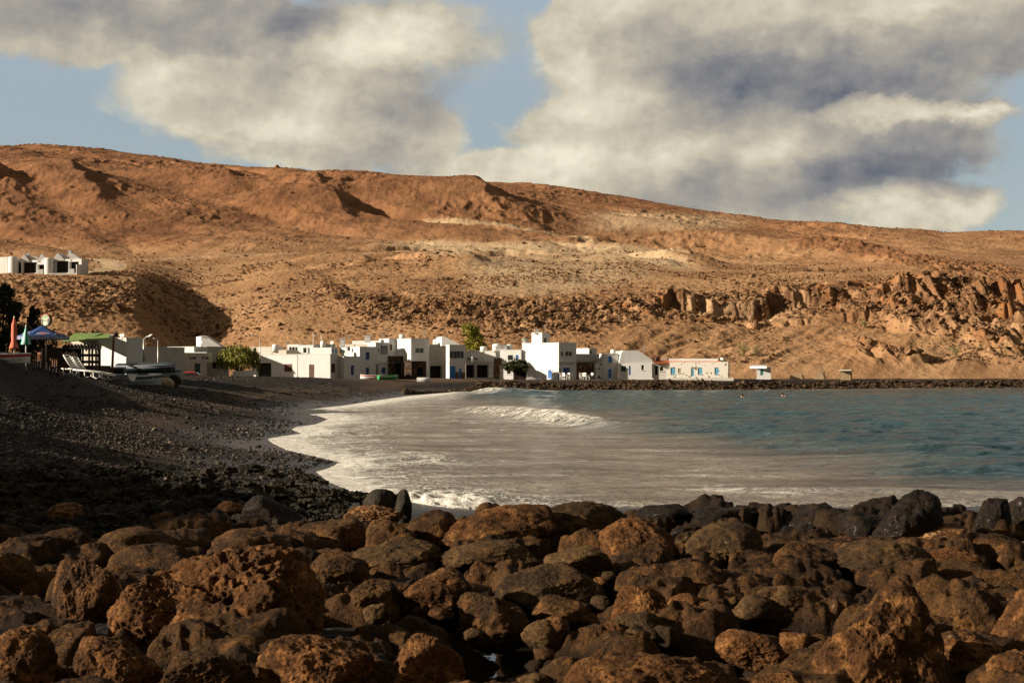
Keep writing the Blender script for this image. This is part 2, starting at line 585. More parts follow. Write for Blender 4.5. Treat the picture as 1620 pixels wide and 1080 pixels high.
def _water(T, b):
    p = pos(T)
    silt, foam = T.attr('silt'), T.attr('foam')
    st = T.scale(p, 0.25, 1.0, 1.0)
    n1 = T.noise(st, 0.42, 8.0, 0.66, 0.8)
    n2 = T.noise(T.scale(p, 0.30, 1.0, 1.0, (3, 8, 1)), 1.5, 8.0, 0.68, 1.2)
    n3 = T.noise(p, 2.2, 8.0, 0.7, 0.5)
    wv = T.new('ShaderNodeVectorMath', operation='MULTIPLY_ADD')
    T.l.new(T.noise(p, 0.7, 4.0, 0.6, 0.0, 1), wv.inputs[0]); wv.inputs[1].default_value = (1.6, 1.6, 0); T.l.new(T.scale(p, 0.55, 1.0, 1.0), wv.inputs[2])
    cell = T.voro(wv.outputs[0], 1.25, 'DISTANCE_TO_EDGE')
    cell2 = T.voro(wv.outputs[0], 3.4, 'DISTANCE_TO_EDGE')
    lace = T.m('MAXIMUM', T.sstep(cell, 0.13, 0.0), T.mul(T.sstep(cell2, 0.14, 0.0), 0.75))
    deep = T.mix(T.sstep(n1, 0.35, 0.65), (0.009, 0.035, 0.043), (0.026, 0.085, 0.092))
    mud = T.mix(T.sstep(n1, 0.34, 0.64), (0.115, 0.098, 0.080), (0.255, 0.220, 0.175))
    mud = T.mix(T.mul(T.sstep(n2, 0.52, 0.66), 0.55), mud, (0.38, 0.34, 0.28))
    mud = T.mix(T.mul(T.sstep(n2, 0.44, 0.32), 0.7), mud, (0.10, 0.098, 0.092))
    sf = T.m('ADD', silt, T.mul(T.sub(n1, 0.5), T.mul(T.mul(silt, T.sub(1.0, silt)), 6.0)), clamp=True)
    c = T.mix(sf, deep, mud)
    ff = T.sstep(T.add(foam, T.add(T.mul(T.sub(n3, 0.5), 0.8), T.mul(T.sub(n2, 0.5), 0.45))), 0.40, 0.66)
    ff = T.mul(ff, T.sstep(foam, 0.02, 0.12))
    lf = T.mul(lace, T.sstep(T.add(foam, T.mul(T.sub(n1, 0.5), 0.5)), 0.10, 0.42))
    ff = T.m('MAXIMUM', ff, T.mul(lf, 0.85))
    c = T.mix(ff, c, T.mix(T.sstep(n3, 0.3, 0.6), (0.60, 0.56, 0.48), (0.84, 0.80, 0.71)))
    T.put(b.inputs['Base Color'], c)
    T.put(b.inputs['Roughness'], T.m('MAXIMUM', T.lin(ff, 0, 1, 0.16, 0.85), T.lin(silt, 0, 1, 0.14, 0.22)))
    b.inputs['IOR'].default_value = 1.33
    T.put(b.inputs['Specular IOR Level'], T.lin(ff, 0, 1, 0.42, 0.1))
    h = T.add(T.mul(T.noise(T.scale(p, 0.45, 1.0, 1.0), 1.3, 6.0, 0.6, 0.3), 1.0), T.mul(T.noise(T.scale(p, 0.5, 1.0, 1.0, (5, 1, 2)), 4.5, 5.0, 0.65), 0.35))
    h = T.mul(h, T.lin(silt, 0, 1, 1.0, 0.55))
    h = T.add(h, T.mul(T.mul(ff, n3), 0.35))
    bump(T, b, h, 0.80, 1.0)


M['water'] = material('bay_water', _water)


def _pool(T, b):
    p = pos(T)
    b.inputs['Base Color'].default_value = (0.012, 0.010, 0.008, 1)
    b.inputs['Roughness'].default_value = 0.04
    b.inputs['IOR'].default_value = 1.33
    T.put(b.inputs['Coat Weight'], T.mul(T.noise(p, 2.0), 0.2))
    bump(T, b, T.noise(p, 5.0, 3.0), 0.01, 0.3)


M['pool'] = material('still_pool_water', _pool)


def plaster(name, c, grime=0.5):
    def fn(T, b):
        p = pos(T)
        n1 = T.noise(T.scale(p, 1, 1, 0.35), 0.55, 7.0, 0.65)
        n2 = T.noise(T.scale(p, 1.0, 1.0, 0.18), 2.2, 6.0, 0.6)
        cc = T.mix(T.mul(T.sstep(n1, 0.44, 0.72), grime), c, (c[0] * 0.70, c[1] * 0.66, c[2] * 0.58))
        cc = T.mix(T.mul(T.sstep(n2, 0.54, 0.74), grime * 0.8), cc, (c[0] * 0.60, c[1] * 0.55, c[2] * 0.46))
        T.put(b.inputs['Base Color'], cc)
        b.inputs['Roughness'].default_value = 0.9
        b.inputs['Specular IOR Level'].default_value = 0.15
        bump(T, b, T.noise(p, 6.0, 5.0), 0.02, 0.4)
    return material(name, fn)


def masonry(name, mortar, stone, lo, hi, sc):
    def fn(T, b):
        p = pos(T)
        q = T.new('ShaderNodeVectorMath', operation='ADD')
        T.l.new(p, q.inputs[0])
        nn = T.noise(p, 1.2, 3.0, 0.5, 0.0, 1)
        T.l.new(nn, q.inputs[1])
        v = T.voro(q.outputs[0], sc)
        n = T.noise(p, 0.7, 5.0)
        s = T.sstep(T.add(v, T.mul(T.sub(n, 0.5), 0.5)), hi, lo)
        T.put(b.inputs['Base Color'], T.mix(s, mortar, T.mix(T.noise(p, 4.0), stone, tuple(min(1, k * 2.2) for k in stone))))
        b.inputs['Roughness'].default_value = 0.95
        b.inputs['Specular IOR Level'].default_value = 0.1
        bump(T, b, T.sub(1.0, s), 0.04, 0.5)
    return material(name, fn)


M['white'] = plaster('white_limewash', (0.61, 0.605, 0.58), 0.26)
M['white_old'] = plaster('weathered_white_plaster', (0.58, 0.57, 0.535), 0.4)
M['cream'] = plaster('cream_plaster', (0.50, 0.46, 0.38), 0.6)
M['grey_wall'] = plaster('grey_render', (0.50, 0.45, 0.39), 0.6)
M['stone_white'] = masonry('whitewashed_rubble_masonry', (0.70, 0.66, 0.57), (0.16, 0.12, 0.085), 0.16, 0.28, 1.7)
M['stone_spot'] = masonry('white_wall_with_dark_stones', (0.70, 0.67, 0.60), (0.06, 0.045, 0.035), 0.24, 0.34, 1.9)
M['stone_dark'] = masonry('dark_dry_stone', (0.035, 0.023, 0.016), (0.075, 0.045, 0.028), 0.2, 0.45, 2.2)
M['stone_tan'] = masonry('tan_rubble_stone', (0.56, 0.40, 0.24), (0.36, 0.24, 0.13), 0.2, 0.45, 2.5)
M['stone_brown'] = masonry('brown_rubble_stone', (0.13, 0.075, 0.042), (0.20, 0.12, 0.07), 0.2, 0.45, 1.5)
M['blue'] = plain('blue_paint', (0.022, 0.165, 0.52), 0.5, 0.2)
M['navy'] = plain('navy_paint', (0.026, 0.055, 0.24), 0.5, 0.2)
M['pale_blue'] = plain('faded_blue_paint', (0.13, 0.36, 0.52), 0.6, 0.2)
M['teal'] = plain('teal_paint', (0.03, 0.20, 0.20), 0.55, 0.2)
M['green'] = plain('dark_green_paint', (0.022, 0.060, 0.045), 0.55, 0.2)
M['brown'] = plain('brown_wood', (0.105, 0.036, 0.014), 0.6, 0.35)
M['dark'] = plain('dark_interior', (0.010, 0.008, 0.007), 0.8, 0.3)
M['pane'] = plain('dark_window_glass', (0.018, 0.018, 0.020), 0.12, 0.3, 2.0, 0.0, 0.6)
M['frame_white'] = plain('white_frame_paint', (0.70, 0.68, 0.63), 0.5, 0.1)
M['frame_grey'] = plain('grey_window_frame', (0.26, 0.27, 0.28), 0.5, 0.1)
M['metal'] = plain('galvanised_metal', (0.45, 0.43, 0.38), 0.45, 0.15, 3, 0.5)
M['dish'] = plain('white_dish_paint', (0.74, 0.71, 0.64), 0.5, 0.1)
M['roof_orange'] = plain('orange_roof_paint', (0.50, 0.115, 0.030), 0.75, 0.35)
M['roof_green'] = plain('green_awning_sheet', (0.17, 0.26, 0.05), 0.6, 0.25)
M['wood'] = plain('weathered_timber', (0.030, 0.018, 0.011), 0.85, 0.4)
M['rust_post'] = plain('rusty_brown_post', (0.20, 0.082, 0.030), 0.75, 0.35)
M['thatch'] = plain('dark_thatch', (0.014, 0.009, 0.006), 0.95, 0.4, 9)
M['plastic'] = plain('white_plastic', (0.78, 0.75, 0.68), 0.4, 0.1)
M['cloth_red'] = plain('salmon_red_cloth', (0.62, 0.155, 0.085), 0.85, 0.25, 5)
M['cloth_green'] = plain('bright_green_cloth', (0.02, 0.40, 0.25), 0.8, 0.3, 5)
M['cloth_mint'] = plain('pale_mint_cloth', (0.42, 0.62, 0.55), 0.8, 0.2, 5)
M['cloth_blue'] = plain('blue_parasol_cloth', (0.010, 0.050, 0.20), 0.8, 0.2, 5)
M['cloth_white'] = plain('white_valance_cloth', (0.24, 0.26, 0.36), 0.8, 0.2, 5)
M['red'] = plain('red_paint', (0.48, 0.035, 0.022), 0.45, 0.2)
M['boat_white'] = plain('white_boat_paint', (0.68, 0.66, 0.62), 0.5, 0.18)
M['boat_grey'] = plain('grey_boat_paint', (0.34, 0.37, 0.42), 0.5, 0.2)
M['boat_green'] = plain('green_boat_paint', (0.03, 0.30, 0.075), 0.5, 0.2)
M['boat_dark'] = plain('dark_boat_paint', (0.035, 0.05, 0.055), 0.5, 0.3)
M['tyre'] = plain('black_rubber', (0.015, 0.015, 0.015), 0.8, 0.2)
M['sign_green'] = plain('sign_green', (0.14, 0.34, 0.13), 0.5, 0.1)
M['sign_cream'] = plain('sign_cream', (0.62, 0.62, 0.42), 0.5, 0.1)
M['sign_dark'] = plain('sign_black', (0.018, 0.018, 0.016), 0.5, 0.1)
M['skin'] = plain('tanned_skin', (0.42, 0.19, 0.11), 0.6, 0.1)
M['hair'] = plain('brown_hair', (0.03, 0.016, 0.009), 0.7, 0.3)
M['bark'] = plain('bark', (0.10, 0.062, 0.036), 0.9, 0.4, 6)


def leaf_mat(name, c1, c2):
    def fn(T, b):
        inf = T.new('ShaderNodeNewGeometry').outputs['Random Per Island']
        n = T.noise(pos(T), 0.9, 3.0)
        T.put(b.inputs['Base Color'], T.mix(T.m('ADD', T.mul(inf, 0.6), T.mul(n, 0.4)), c1, c2))
        b.inputs['Roughness'].default_value = 0.6
        b.inputs['Specular IOR Level'].default_value = 0.2
        b.inputs['Transmission Weight'].default_value = 0.0
        b.inputs['Subsurface Weight'].default_value = 0.0
    return material(name, fn)


M['leaf_pepper'] = leaf_mat('pepper_tree_leaf', (0.075, 0.085, 0.012), (0.25, 0.23, 0.035))
M['leaf_green'] = leaf_mat('yellow_green_leaf', (0.10, 0.11, 0.012), (0.33, 0.28, 0.035))
M['leaf_dark'] = leaf_mat('dark_tamarisk_leaf', (0.010, 0.013, 0.006), (0.035, 0.038, 0.014))
M['leaf_vine'] = leaf_mat('climber_leaf', (0.022, 0.030, 0.008), (0.075, 0.070, 0.018))
M['leaf_dry'] = leaf_mat('dry_plant_leaf', (0.16, 0.13, 0.045), (0.30, 0.24, 0.10))

# ------------------------------------------------------------------ the bay: shoreline and ground height
def G0(px, py, z=0.0):
    D = (H - z) * F / (py - HZ)
    return (D * (px - CX) / F, D)


_shore_px = [(1640, 799), (1500, 801), (1300, 803), (1100, 803), (940, 802), (800, 803), (740, 806), (690, 800), (640, 792), (590, 786), (552, 775), (520, 762), (500, 746), (530, 738),
             (548, 733), (500, 722), (455, 712), (430, 700), (424, 694), (446, 690), (478, 686), (462, 679), (470, 675), (500, 671), (520, 663), (505, 658), (470, 652),
             (486, 647), (540, 642), (590, 634), (640, 627), (700, 620), (760, 618.4), (830, 617.9), (1000, 617.4), (1150, 617.0), (1250, 616.0), (1400, 614.6), (1640, 613.6)]
SHORE = [(90, 27), (45, 25.8), (20, 25.6)] + [G0(*p) for p in _shore_px] + [(190, 262), (420, 330), (900, 520)]
SHORE = np.array(SHORE)


def shore_dist(x, y):
    """signed distance to the waterline, positive on land"""
    x = np.asarray(x, float); y = np.asarray(y, float)
    d = np.full(x.shape, 1e9)
    inside = np.zeros(x.shape, bool)
    poly = np.vstack([SHORE, [(900, 27)]])
    n = len(poly)
    for i in range(n):
        ax, ay = poly[i]; bx, by = poly[(i + 1) % n]
        if i < len(SHORE) - 1:
            ex, ey = bx - ax, by - ay
            t = np.clip(((x - ax) * ex + (y - ay) * ey) / (ex * ex + ey * ey), 0, 1)
            d = np.minimum(d, np.hypot(x - ax - t * ex, y - ay - t * ey))
        cr = ((ay > y) != (by > y))
        with np.errstate(divide='ignore', invalid='ignore'):
            xi = (bx - ax) * (y - ay) / (by - ay if by != ay else 1e-9) + ax
        inside ^= cr & (x < xi)
    return np.where(inside, -d, d)


def ground(x, y):
    x = np.asarray(x, float); y = np.asarray(y, float)
    s = shore_dist(x, y)
    px = CX + F * x / np.maximum(y, 1)
    z = np.interp(s, [-40, -10, -2, 0, 3, 7, 12, 18, 30, 60], [-4, -1.2, -0.28, 0, 0.32, 1.02, 1.74, 2.02, 2.05, 2.05])
    bank = np.interp(s, [-40, -10, -2, 0, 2.5, 5, 8, 60], [-4, -1.2, -0.3, 0, 0.8, 1.25, 1.38, 1.42])
    w = sst(y, 165, 200) * sst(px, 640, 760)
    z = z * (1 - w) + bank * w
    vil = sst(y, 150, 195) * (1 - w)
    z = z * (1 - vil) + np.minimum(z, 1.42) * vil
    # the beach climbs towards the terrace on the left
    z = z + 1.15 * sst(-px, -290, 60) * sst(s, 5, 13) * sst(y, 22, 42) * (1 - sst(y, 80, 140))
    z = z + 0.42 * sst(-px, -100, 0) * sst(s, 6, 14) * sst(y, 40, 54) * (1 - sst(y, 80, 140))
    # foreshore in front of the camera is low and rocky
    near = (1 - sst(y, 20, 27)) * sst(s, 0, 3)
    z = z * (1 - near) + np.minimum(z, np.where(px < 640, 0.17, -0.5)) * near
    u = 0.10 * fbm(x * 0.11, y * 0.07, 1.0, 3) + 0.03 * fbm(x * 0.9, y * 0.5, 2.0, 3)
    return z + u * sst(s, 0.5, 6)


# control rows of the hillside: for each distance, the photo row the slope reaches at some columns
HC = [0, 110, 225, 300, 450, 600, 800, 1000, 1150, 1300, 1450, 1620]
HR = [
    (228, [596, 596, 597, 597, 597, 597, 597, 598, 599, 599, 599, 600]),
    (240, [560, 562, 572, 588, 582, 576, 574, 578, 580, 574, 574, 578]),
    (262, [480, 484, 508, 576, 530, 520, 515, 522, 534, 532, 530, 534]),
    (276, [446, 447, 458, 548, 500, 490, 486, 496, 514, 510, 507, 512]),
    (292, [437, 437, 441, 520, 474, 466, 462, 470, 466, 450, 444, 456]),
    (330, [430, 430, 432, 470, 440, 434, 430, 438, 444, 439, 432, 440]),
    (420, [408, 410, 412, 412, 408, 402, 400, 410, 422, 426, 418, 428]),
    (560, [345, 352, 360, 360, 350, 352, 360, 378, 394, 402, 400, 408]),
    (750, [272, 282, 290, 300, 304, 312, 316, 338, 360, 374, 378, 384]),
]
SKY = ([0, 60, 110, 150, 200, 250, 300, 330, 360, 450, 520, 600, 660, 700, 745, 760, 775, 800, 850, 900, 1000, 1100, 1200, 1300, 1400, 1450, 1465, 1490, 1560, 1620],
       [222, 224, 229, 231, 238, 246, 253, 257, 260, 265, 272, 280, 283, 284, 281, 279, 280, 282, 287, 294, 309, 326, 343, 354, 361, 362, 363, 369, 367, 365])


def smooth_axis(Z, sig, axis):
    r = int(sig * 3); k = np.exp(-0.5 * (np.arange(-r, r + 1) / sig)**2); k /= k.sum()
    pad = [(0, 0), (0, 0)]; pad[axis] = (r, r)
    Q = np.pad(Z, pad, mode='edge')
    return np.apply_along_axis(lambda a: np.convolve(a, k, 'valid'), axis, Q)


def side_cols(step, lo=-60, hi=1680):
    c = list(np.arange(lo, hi + step, step))
    a, d = [], step * 2
    x = c[0]
    while x > -1500: d *= 1.10; x -= d; a.append(x)
    b, d = [], step * 2
    x = c[-1]
    while x < 3100: d *= 1.10; x += d; b.append(x)
    return np.array(a[::-1] + c + b)


hc = side_cols(1.6)
hr = np.concatenate([np.linspace(226, 330, 420), np.exp(np.linspace(math.log(330), math.log(980), 400))[1:], np.linspace(990, 1500, 24)])
crow = np.array([r[0] for r in HR] + [950, 1500], float)
PY = np.stack([np.interp(hc, HC, r[1]) for r in HR] + [np.interp(hc, *SKY)] * 2)
CZ = H - crow[:, None] * (PY - HZ) / F
CZ[-1] = CZ[-2] * 0.96
j = np.clip(np.searchsorted(crow, hr) - 1, 0, len(crow) - 2)
t = ((hr - crow[j]) / (crow[j + 1] - crow[j]))[:, None]
HZG = CZ[j] * (1 - t) + CZ[j + 1] * t
HZG = smooth_axis(smooth_axis(HZG, 12, 0), 12, 1)
DD, PX = np.meshgrid(hr, hc, indexing='ij')
XX = DD * (PX - CX) / F


def pxd(pts):
    return np.array([(D * (px - CX) / F, D) for px, D in pts])


def line_coord(X, Y, pts):
    """distance along and signed distance across a polyline (positive on its right-hand side seen from the sea)"""
    best = np.full(X.shape, 1e9); sg = np.zeros(X.shape); al = np.zeros(X.shape)
    L = 0
    for (ax, ay), (bx, by) in zip(pts[:-1], pts[1:]):
        ex, ey = bx - ax, by - ay; l = math.hypot(ex, ey)
        tt = np.clip(((X - ax) * ex + (Y - ay) * ey) / (l * l), 0, 1)
        dx, dy = X - ax - tt * ex, Y - ay - tt * ey
        d = np.hypot(dx, dy)
        m = d < best
        best = np.where(m, d, best)
        sg = np.where(m, np.sign(dx * -ey + dy * ex), sg)
        al = np.where(m, L + tt * l, al); L += l
    return al / L, best * sg


# spurs whose right flank drops away from the sun
for pts, amp, wl, wr in [
        ([(50, 740), (120, 640), (205, 520)], 12, 75, 12),
        ([(-60, 700), (20, 600), (60, 540)], 9, 50, 11),
        ([(300, 780), (350, 700), (400, 610)], 9, 60, 12),
        ([(470, 690), (520, 610), (568, 540)], 11, 60, 8),
        ([(690, 730), (745, 660), (800, 580)], 14, 75, 9),
        ([(560, 780), (640, 700), (690, 620)], 8, 60, 13),
        ([(490, 400), (560, 380), (585, 350)], 3.0, 22, 6),
        ([(690, 372), (735, 350), (770, 330)], 3.2, 30, 5),
        ([(1050, 420), (1110, 395), (1130, 372)], 3.0, 40, 7),
        ([(1270, 900), (1330, 760), (1400, 640)], 5, 60, 20),
        ([(1460, 900), (1500, 800), (1570, 700)], 5, 60, 22)]:
    al, s = line_coord(XX, DD, pxd(pts))
    s = s + 4 * perlin(XX * 0.06, DD * 0.06, 4.0)
    prof = np.where(s < 0, np.exp(-(s / wl)**2), np.exp(-np.maximum(s, 0) / wr))
    HZG = HZG + amp * prof * sst(al, 0, 0.55) * (1 - sst(al, 0.45, 1.0) * 0.97)
# gullies running down to the right, ridged relief growing with distance
rx = XX * 0.80 + DD * 0.60; ry = -XX * 0.60 + DD * 0.80
up = sst(DD, 380, 560)
HZG = HZG + up * (3.6 * ridged(rx / 130, ry / 340, 1.5, 2, 0.4) * (0.5 + 0.5 * sst(DD, 500, 800)) * (1 - 0.75 * sst(DD, 800, 950)))
fold = fbm(rx / 95 + 0.4 * perlin(rx / 160, ry / 160, 3.0), ry / 330, 6.5, 2, 0.4)
HZG = HZG + sst(DD, 330, 520) * 9.0 * fold * (1 - 0.6 * sst(DD, 760, 940))
fold2 = np.abs(perlin(rx / 62, ry / 240, 2.2))
HZG = HZG - sst(DD, 400, 540) * 5.0 * np.clip(1 - fold2 * 5.0, 0, 1) * (0.4 + 0.6 * sst(fbm(XX / 120, DD / 160, 8.0, 2), -0.2, 0.3))
HZG = HZG + (1 - up * 0.4) * 0.9 * fbm(XX / 28, DD / 34, 7.0, 4)
# bring the crest back to its height: the relief above only carves the slopes
_row = HZ - F * (HZG - H) / DD
_sky = np.interp(hc, *SKY)[None, :]
_row2 = _sky - 3.0 + 9 * np.logaddexp(0, (_row - _sky) / 9)
HZG = np.where(DD < 960, H - DD * (_row2 - HZ) / F, HZG * 0.985)
HZG = smooth_axis(HZG, 1.5, 0)
# craggy zones
def band(px, py_lo, py_hi, soft=14):
    """mask between two photo-row curves measured on the slope itself"""
    row = HZ - F * (HZG - H) / DD
    lo = np.interp(PX, *py_lo); hi = np.interp(PX, *py_hi)
    return sst(row, lo - soft, lo + soft) * (1 - sst(row, hi - soft, hi + soft))


row0 = HZ - F * (HZG - H) / DD
crag = band(0, ([480, 560, 640, 760, 900, 1020, 1100], [430, 470, 470, 470, 475, 470, 470]), ([480, 560, 640, 760, 900, 1020, 1100], [440, 500, 512, 525, 528, 505, 505])) * sst(PX, 470, 560) * (1 - sst(PX, 1060, 1120))
crag = np.maximum(crag, 0.5 * band(0, ([-200, 0, 220, 330], [438, 442, 448, 470]), ([-200, 0, 220, 330], [505, 505, 500, 545])) * (1 - sst(PX, 300, 360)))
crag2 = band(0, ([1030, 1150, 1250, 1400, 1620, 1900], [476, 466, 456, 442, 458, 462]), ([1030, 1150, 1250, 1400, 1620, 1900], [512, 512, 500, 515, 545, 550]), 9) * sst(PX, 1020, 1060)
redband = band(0, ([1200, 1350, 1480, 1620, 1900], [372, 385, 410, 432, 450]), ([1200, 1350, 1480, 1620, 1900], [385, 405, 430, 450, 470]), 6) * sst(PX, 1220, 1330)
quarry = band(0, ([640, 700, 800, 900, 1000, 1100], [384, 384, 386, 388, 392, 408]), ([640, 700, 800, 900, 1000, 1100], [398, 402, 404, 404, 412, 432]), 5) * sst(PX, 560, 690) * (1 - sst(PX, 1060, 1120))
pale = np.maximum(quarry, 0.75 * band(0, ([700, 780, 900, 1000, 1100], [420, 400, 400, 412, 420]), ([700, 780, 900, 1000, 1100], [440, 470, 465, 445, 440]), 10) * sst(PX, 700, 800) * (1 - sst(PX, 960, 1080)))
pale = np.maximum(pale, 0.6 * band(0, ([900, 1100, 1200], [335, 342, 345]), ([900, 1100, 1200], [368, 366, 362]), 8) * sst(PX, 900, 980) * (1 - sst(PX, 1120, 1220)))
pale = np.maximum(pale, 0.35 * band(0, ([1080, 1200, 1300], [476, 472, 470]), ([1080, 1200, 1300], [500, 505, 500]), 8) * sst(PX, 1060, 1100) * (1 - sst(PX, 1240, 1320)))
# the dirt track by the apartments
al, s = line_coord(XX, DD, pxd([(120, 305), (150, 315), (172, 330), (180, 352), (176, 385), (150, 410)]))
track = 1 - sst(np.abs(s), 2.6, 3.6)
al, s2 = line_coord(XX, DD, pxd([(185, 400), (300, 415), (470, 425), (640, 432), (860, 430)]))
track2 = (1 - sst(np.abs(s2), 2.0, 6.0)) * 0.6
al, s3 = line_coord(XX, DD, pxd([(640, 585), (760, 570), (880, 540), (960, 500), (1020, 470), (1090, 452), (1180, 440)]))
pale = np.maximum(pale, np.maximum(np.maximum(track * 0.95, track2 * 0.5), 0.75 * (1 - sst(np.abs(s3 + 3 * perlin(XX / 40, DD / 40, 2.0)), 1.6, 4.0))))
cragm = np.maximum(crag, crag2)


def ledge(Z, mask, lat, Dc, amp, width, ramp_w):
    """sharpen the slope into a broken rock step at the distance Dc"""
    q = DD - Dc
    return Z + mask * amp * (sst(q, -width, width) - np.clip(q / ramp_w + 0.5, 0, 1))


colm = 1.8 * perlin(XX / 11.0, 3.3, 1.0) + 0.35 * (1 - 2.2 * np.abs(perlin(XX / 3.6, 8.1, HZG / 30))) + 1.1 * fbm(XX / 2.2, 4.1, HZG / 4, 3) + 0.4 * perlin(XX / 0.5, 1.1, HZG / 2)
for px_, dd_, w_ in [(1064, 5.0, 1.3), (1108, 3.5, 1.0), (1222, 3.0, 1.2), (1238, 6.0, 1.5), (1345, 3.0, 1.2), (1412, 3.5, 1.0), (1502, 5.0, 1.4), (1578, 6.0, 1.8), (1606, 3.0, 1.0)]:
    colm = colm + 0.6 * dd_ * np.exp(-((XX - 284 * (px_ - CX) / F) / w_)**2)
dc = np.interp(PX, [1020, 1100, 1180, 1260, 1350, 1450, 1540, 1620, 1900], [280, 281, 282, 284, 285, 285, 284, 283, 282])
HZG = ledge(HZG, sst(PX, 1015, 1060), 0, dc + colm, 5.0 * np.clip(0.50 + 0.75 * perlin(XX / 12, 2.0, 5.0) + 0.08 * perlin(XX / 2.5, 6.0, 5.0) + 0.5 * np.exp(-((PX - 1225) / 45)**2) + 0.4 * np.exp(-((PX - 1070) / 35)**2), 0.08, 1.1), 1.6, 17)
colm2 = 1.8 * perlin(XX / 5.0, 13.3, 3.0) + 1.6 * (1 - 2 * np.abs(perlin(XX / 2.2, 2.1, HZG / 20))) + 0.6 * perlin(XX / 0.8, 3.1, HZG / 4)
HZG = ledge(HZG, sst(PX, 1400, 1480), 0, np.interp(PX, [1400, 1500, 1600], [266, 268, 270]) + colm2, 3.2 * (0.7 + 0.7 * perlin(XX / 9, 7.0, 5.0)), 0.7, 15)
HZG = ledge(HZG, sst(PX, 1160, 1200) * (1 - sst(PX, 1400, 1480)), 0, 272 + colm2, 2.2 * (0.5 + perlin(XX / 7, 4.0, 5.0)), 0.9, 14)
HZG = ledge(HZG, quarry, 0, np.interp(PX, [650, 800, 900, 1000, 1080], [432, 428, 424, 402, 385]) + 9 * fbm(XX / 26, DD / 60, 1.0, 4), 4.5, 5.0, 34)
HZG = ledge(HZG, sst(PX, 900, 960) * (1 - sst(PX, 1060, 1120)), 0, 520 + 12 * fbm(XX / 30, DD / 60, 3.0, 4), 4.0, 5.0, 40)
HZG = ledge(HZG, sst(PX, 540, 600) * (1 - sst(PX, 760, 860)), 0, 452 + 10 * fbm(XX / 26, DD / 60, 5.0, 4), 3.0, 4.0, 40)
HZG = ledge(HZG, sst(PX, 470, 520) * (1 - sst(PX, 640, 720)), 0, 352 + 6 * fbm(XX / 14, DD / 40, 7.0, 4), 3.0, 2.0, 24)
# boulder-like relief in the crags, small lumps everywhere, both real geometry
f1, f2, cid = worley2(XX / 2.6 + 0.3 * perlin(XX / 2, DD / 2, 1), DD / 3.4)
lump = np.clip(1 - (f1 / 0.62)**2, 0, 1)**0.6 * (0.25 + cid) * sst(fbm(XX / 9, DD / 11, 6.0, 2), -0.25, 0.35)
g1, g2, gid = worley2(XX / 1.1 + 9.3, DD / 1.6)
lump2 = np.clip(1 - (g1 / 0.5)**2, 0, 1)**0.6 * np.clip(gid - 0.35, 0, 1)
HZG = HZG + (crag + 0.55 * crag2) * 1.0 * lump + (0.18 + 0.45 * cragm) * lump2 * sst(DD, 229, 236)
n_small = 0.32 * ridged(XX / 3.5, DD / 5.0, 2.0, 4, 0.6)
HZG = HZG + n_small * sst(DD, 229, 240) * (0.35 + 0.9 * cragm + 0.6 * redband) * (1 - 0.8 * track)
HZG = HZG + up * (0.75 * ridged(XX / 11, DD / 16, 5.0, 3, 0.6) * (0.55 + 0.8 * sst(fbm(XX / 60, DD / 80, 2.0, 2), -0.1, 0.4)))
HZG = HZG + redband * 1.8 * np.abs(fbm(XX / 4, DD / 7, 8.0, 3))
# rugged gullied rock running down the far right bluff
crag3 = sst(PX, 1290, 1420) * sst(row0, 446, 462) * (1 - sst(row0, 560, 590)) * sst(fbm(XX / 16, DD / 12, 4.0, 3) + 0.25, -0.1, 0.4)
HZG = HZG + crag3 * (1.5 * ridged(XX / 4.2 + 0.05 * DD, DD / 18, 3.0, 4, 0.55) + 0.9 * lump)
cragm = np.maximum(cragm, 0.8 * crag3)
# erosion runnels on the lower right slope
low = sst(row0, 505, 530) * (1 - sst(DD, 262, 285)) * sst(PX, 860, 1000)
HZG = HZG + low * 0.55 * ridged((XX * 0.9 - DD * 0.55) / 9.0, (XX * 0.55 + DD * 0.9) / 50, 3.0, 3, 0.5)
# levelled terrace under the hillside apartments
flat = sst(-PX, -150, -120) * sst(DD, 285, 291) * (1 - sst(DD, 312, 326))
ZFLAT = H - 292 * (435 - HZ) / F
HZG = HZG * (1 - flat) + (ZFLAT + 0.02 * (DD - 292)) * flat
# meets the village ground at the foot
foot = ground(np.clip(XX, -400, 400), np.full(XX.shape, 226.0)) - 0.05
wf = 1 - sst(DD, 227, 236)
HZG = HZG * (1 - wf) + foot * wf
HZG[0] = foot[0] - 1.2
orange = np.clip(sst(row0, 445, 325) * 1.0 + 0.95 * redband + 0.35 * (PX < 300) * sst(row0, 400, 380) - 0.5 * pale, 0, 1)
orange = np.maximum(orange, 0.38 * sst(PX, 1250, 1400) * sst(row0, 560, 480))
np_mesh('hillside', np.stack([XX, DD, HZG], -1).reshape(-1, 3), grid_faces(len(hr), len(hc)), M['hill'],
        attrs={'orange': orange, 'pale': pale, 'crag': np.clip(cragm + 0.4 * redband, 0, 1)})['kind'] = 'structure'


def hill_z(px, D):
    i = np.clip(np.searchsorted(hr, D) - 1, 0, len(hr) - 2); k = np.clip(np.searchsorted(hc, px) - 1, 0, len(hc) - 2)
    a = np.clip((D - hr[i]) / (hr[i + 1] - hr[i]), 0, 1); b = np.clip((px - hc[k]) / (hc[k + 1] - hc[k]), 0, 1)
    return (HZG[i, k] * (1 - a) + HZG[i + 1, k] * a) * (1 - b) + (HZG[i, k + 1] * (1 - a) + HZG[i + 1, k + 1] * a) * b


def grid_pick(A, px, D):
    i = np.clip(np.searchsorted(hr, D) - 1, 0, len(hr) - 2); k = np.clip(np.searchsorted(hc, px) - 1, 0, len(hc) - 2)
    return A[i, k]


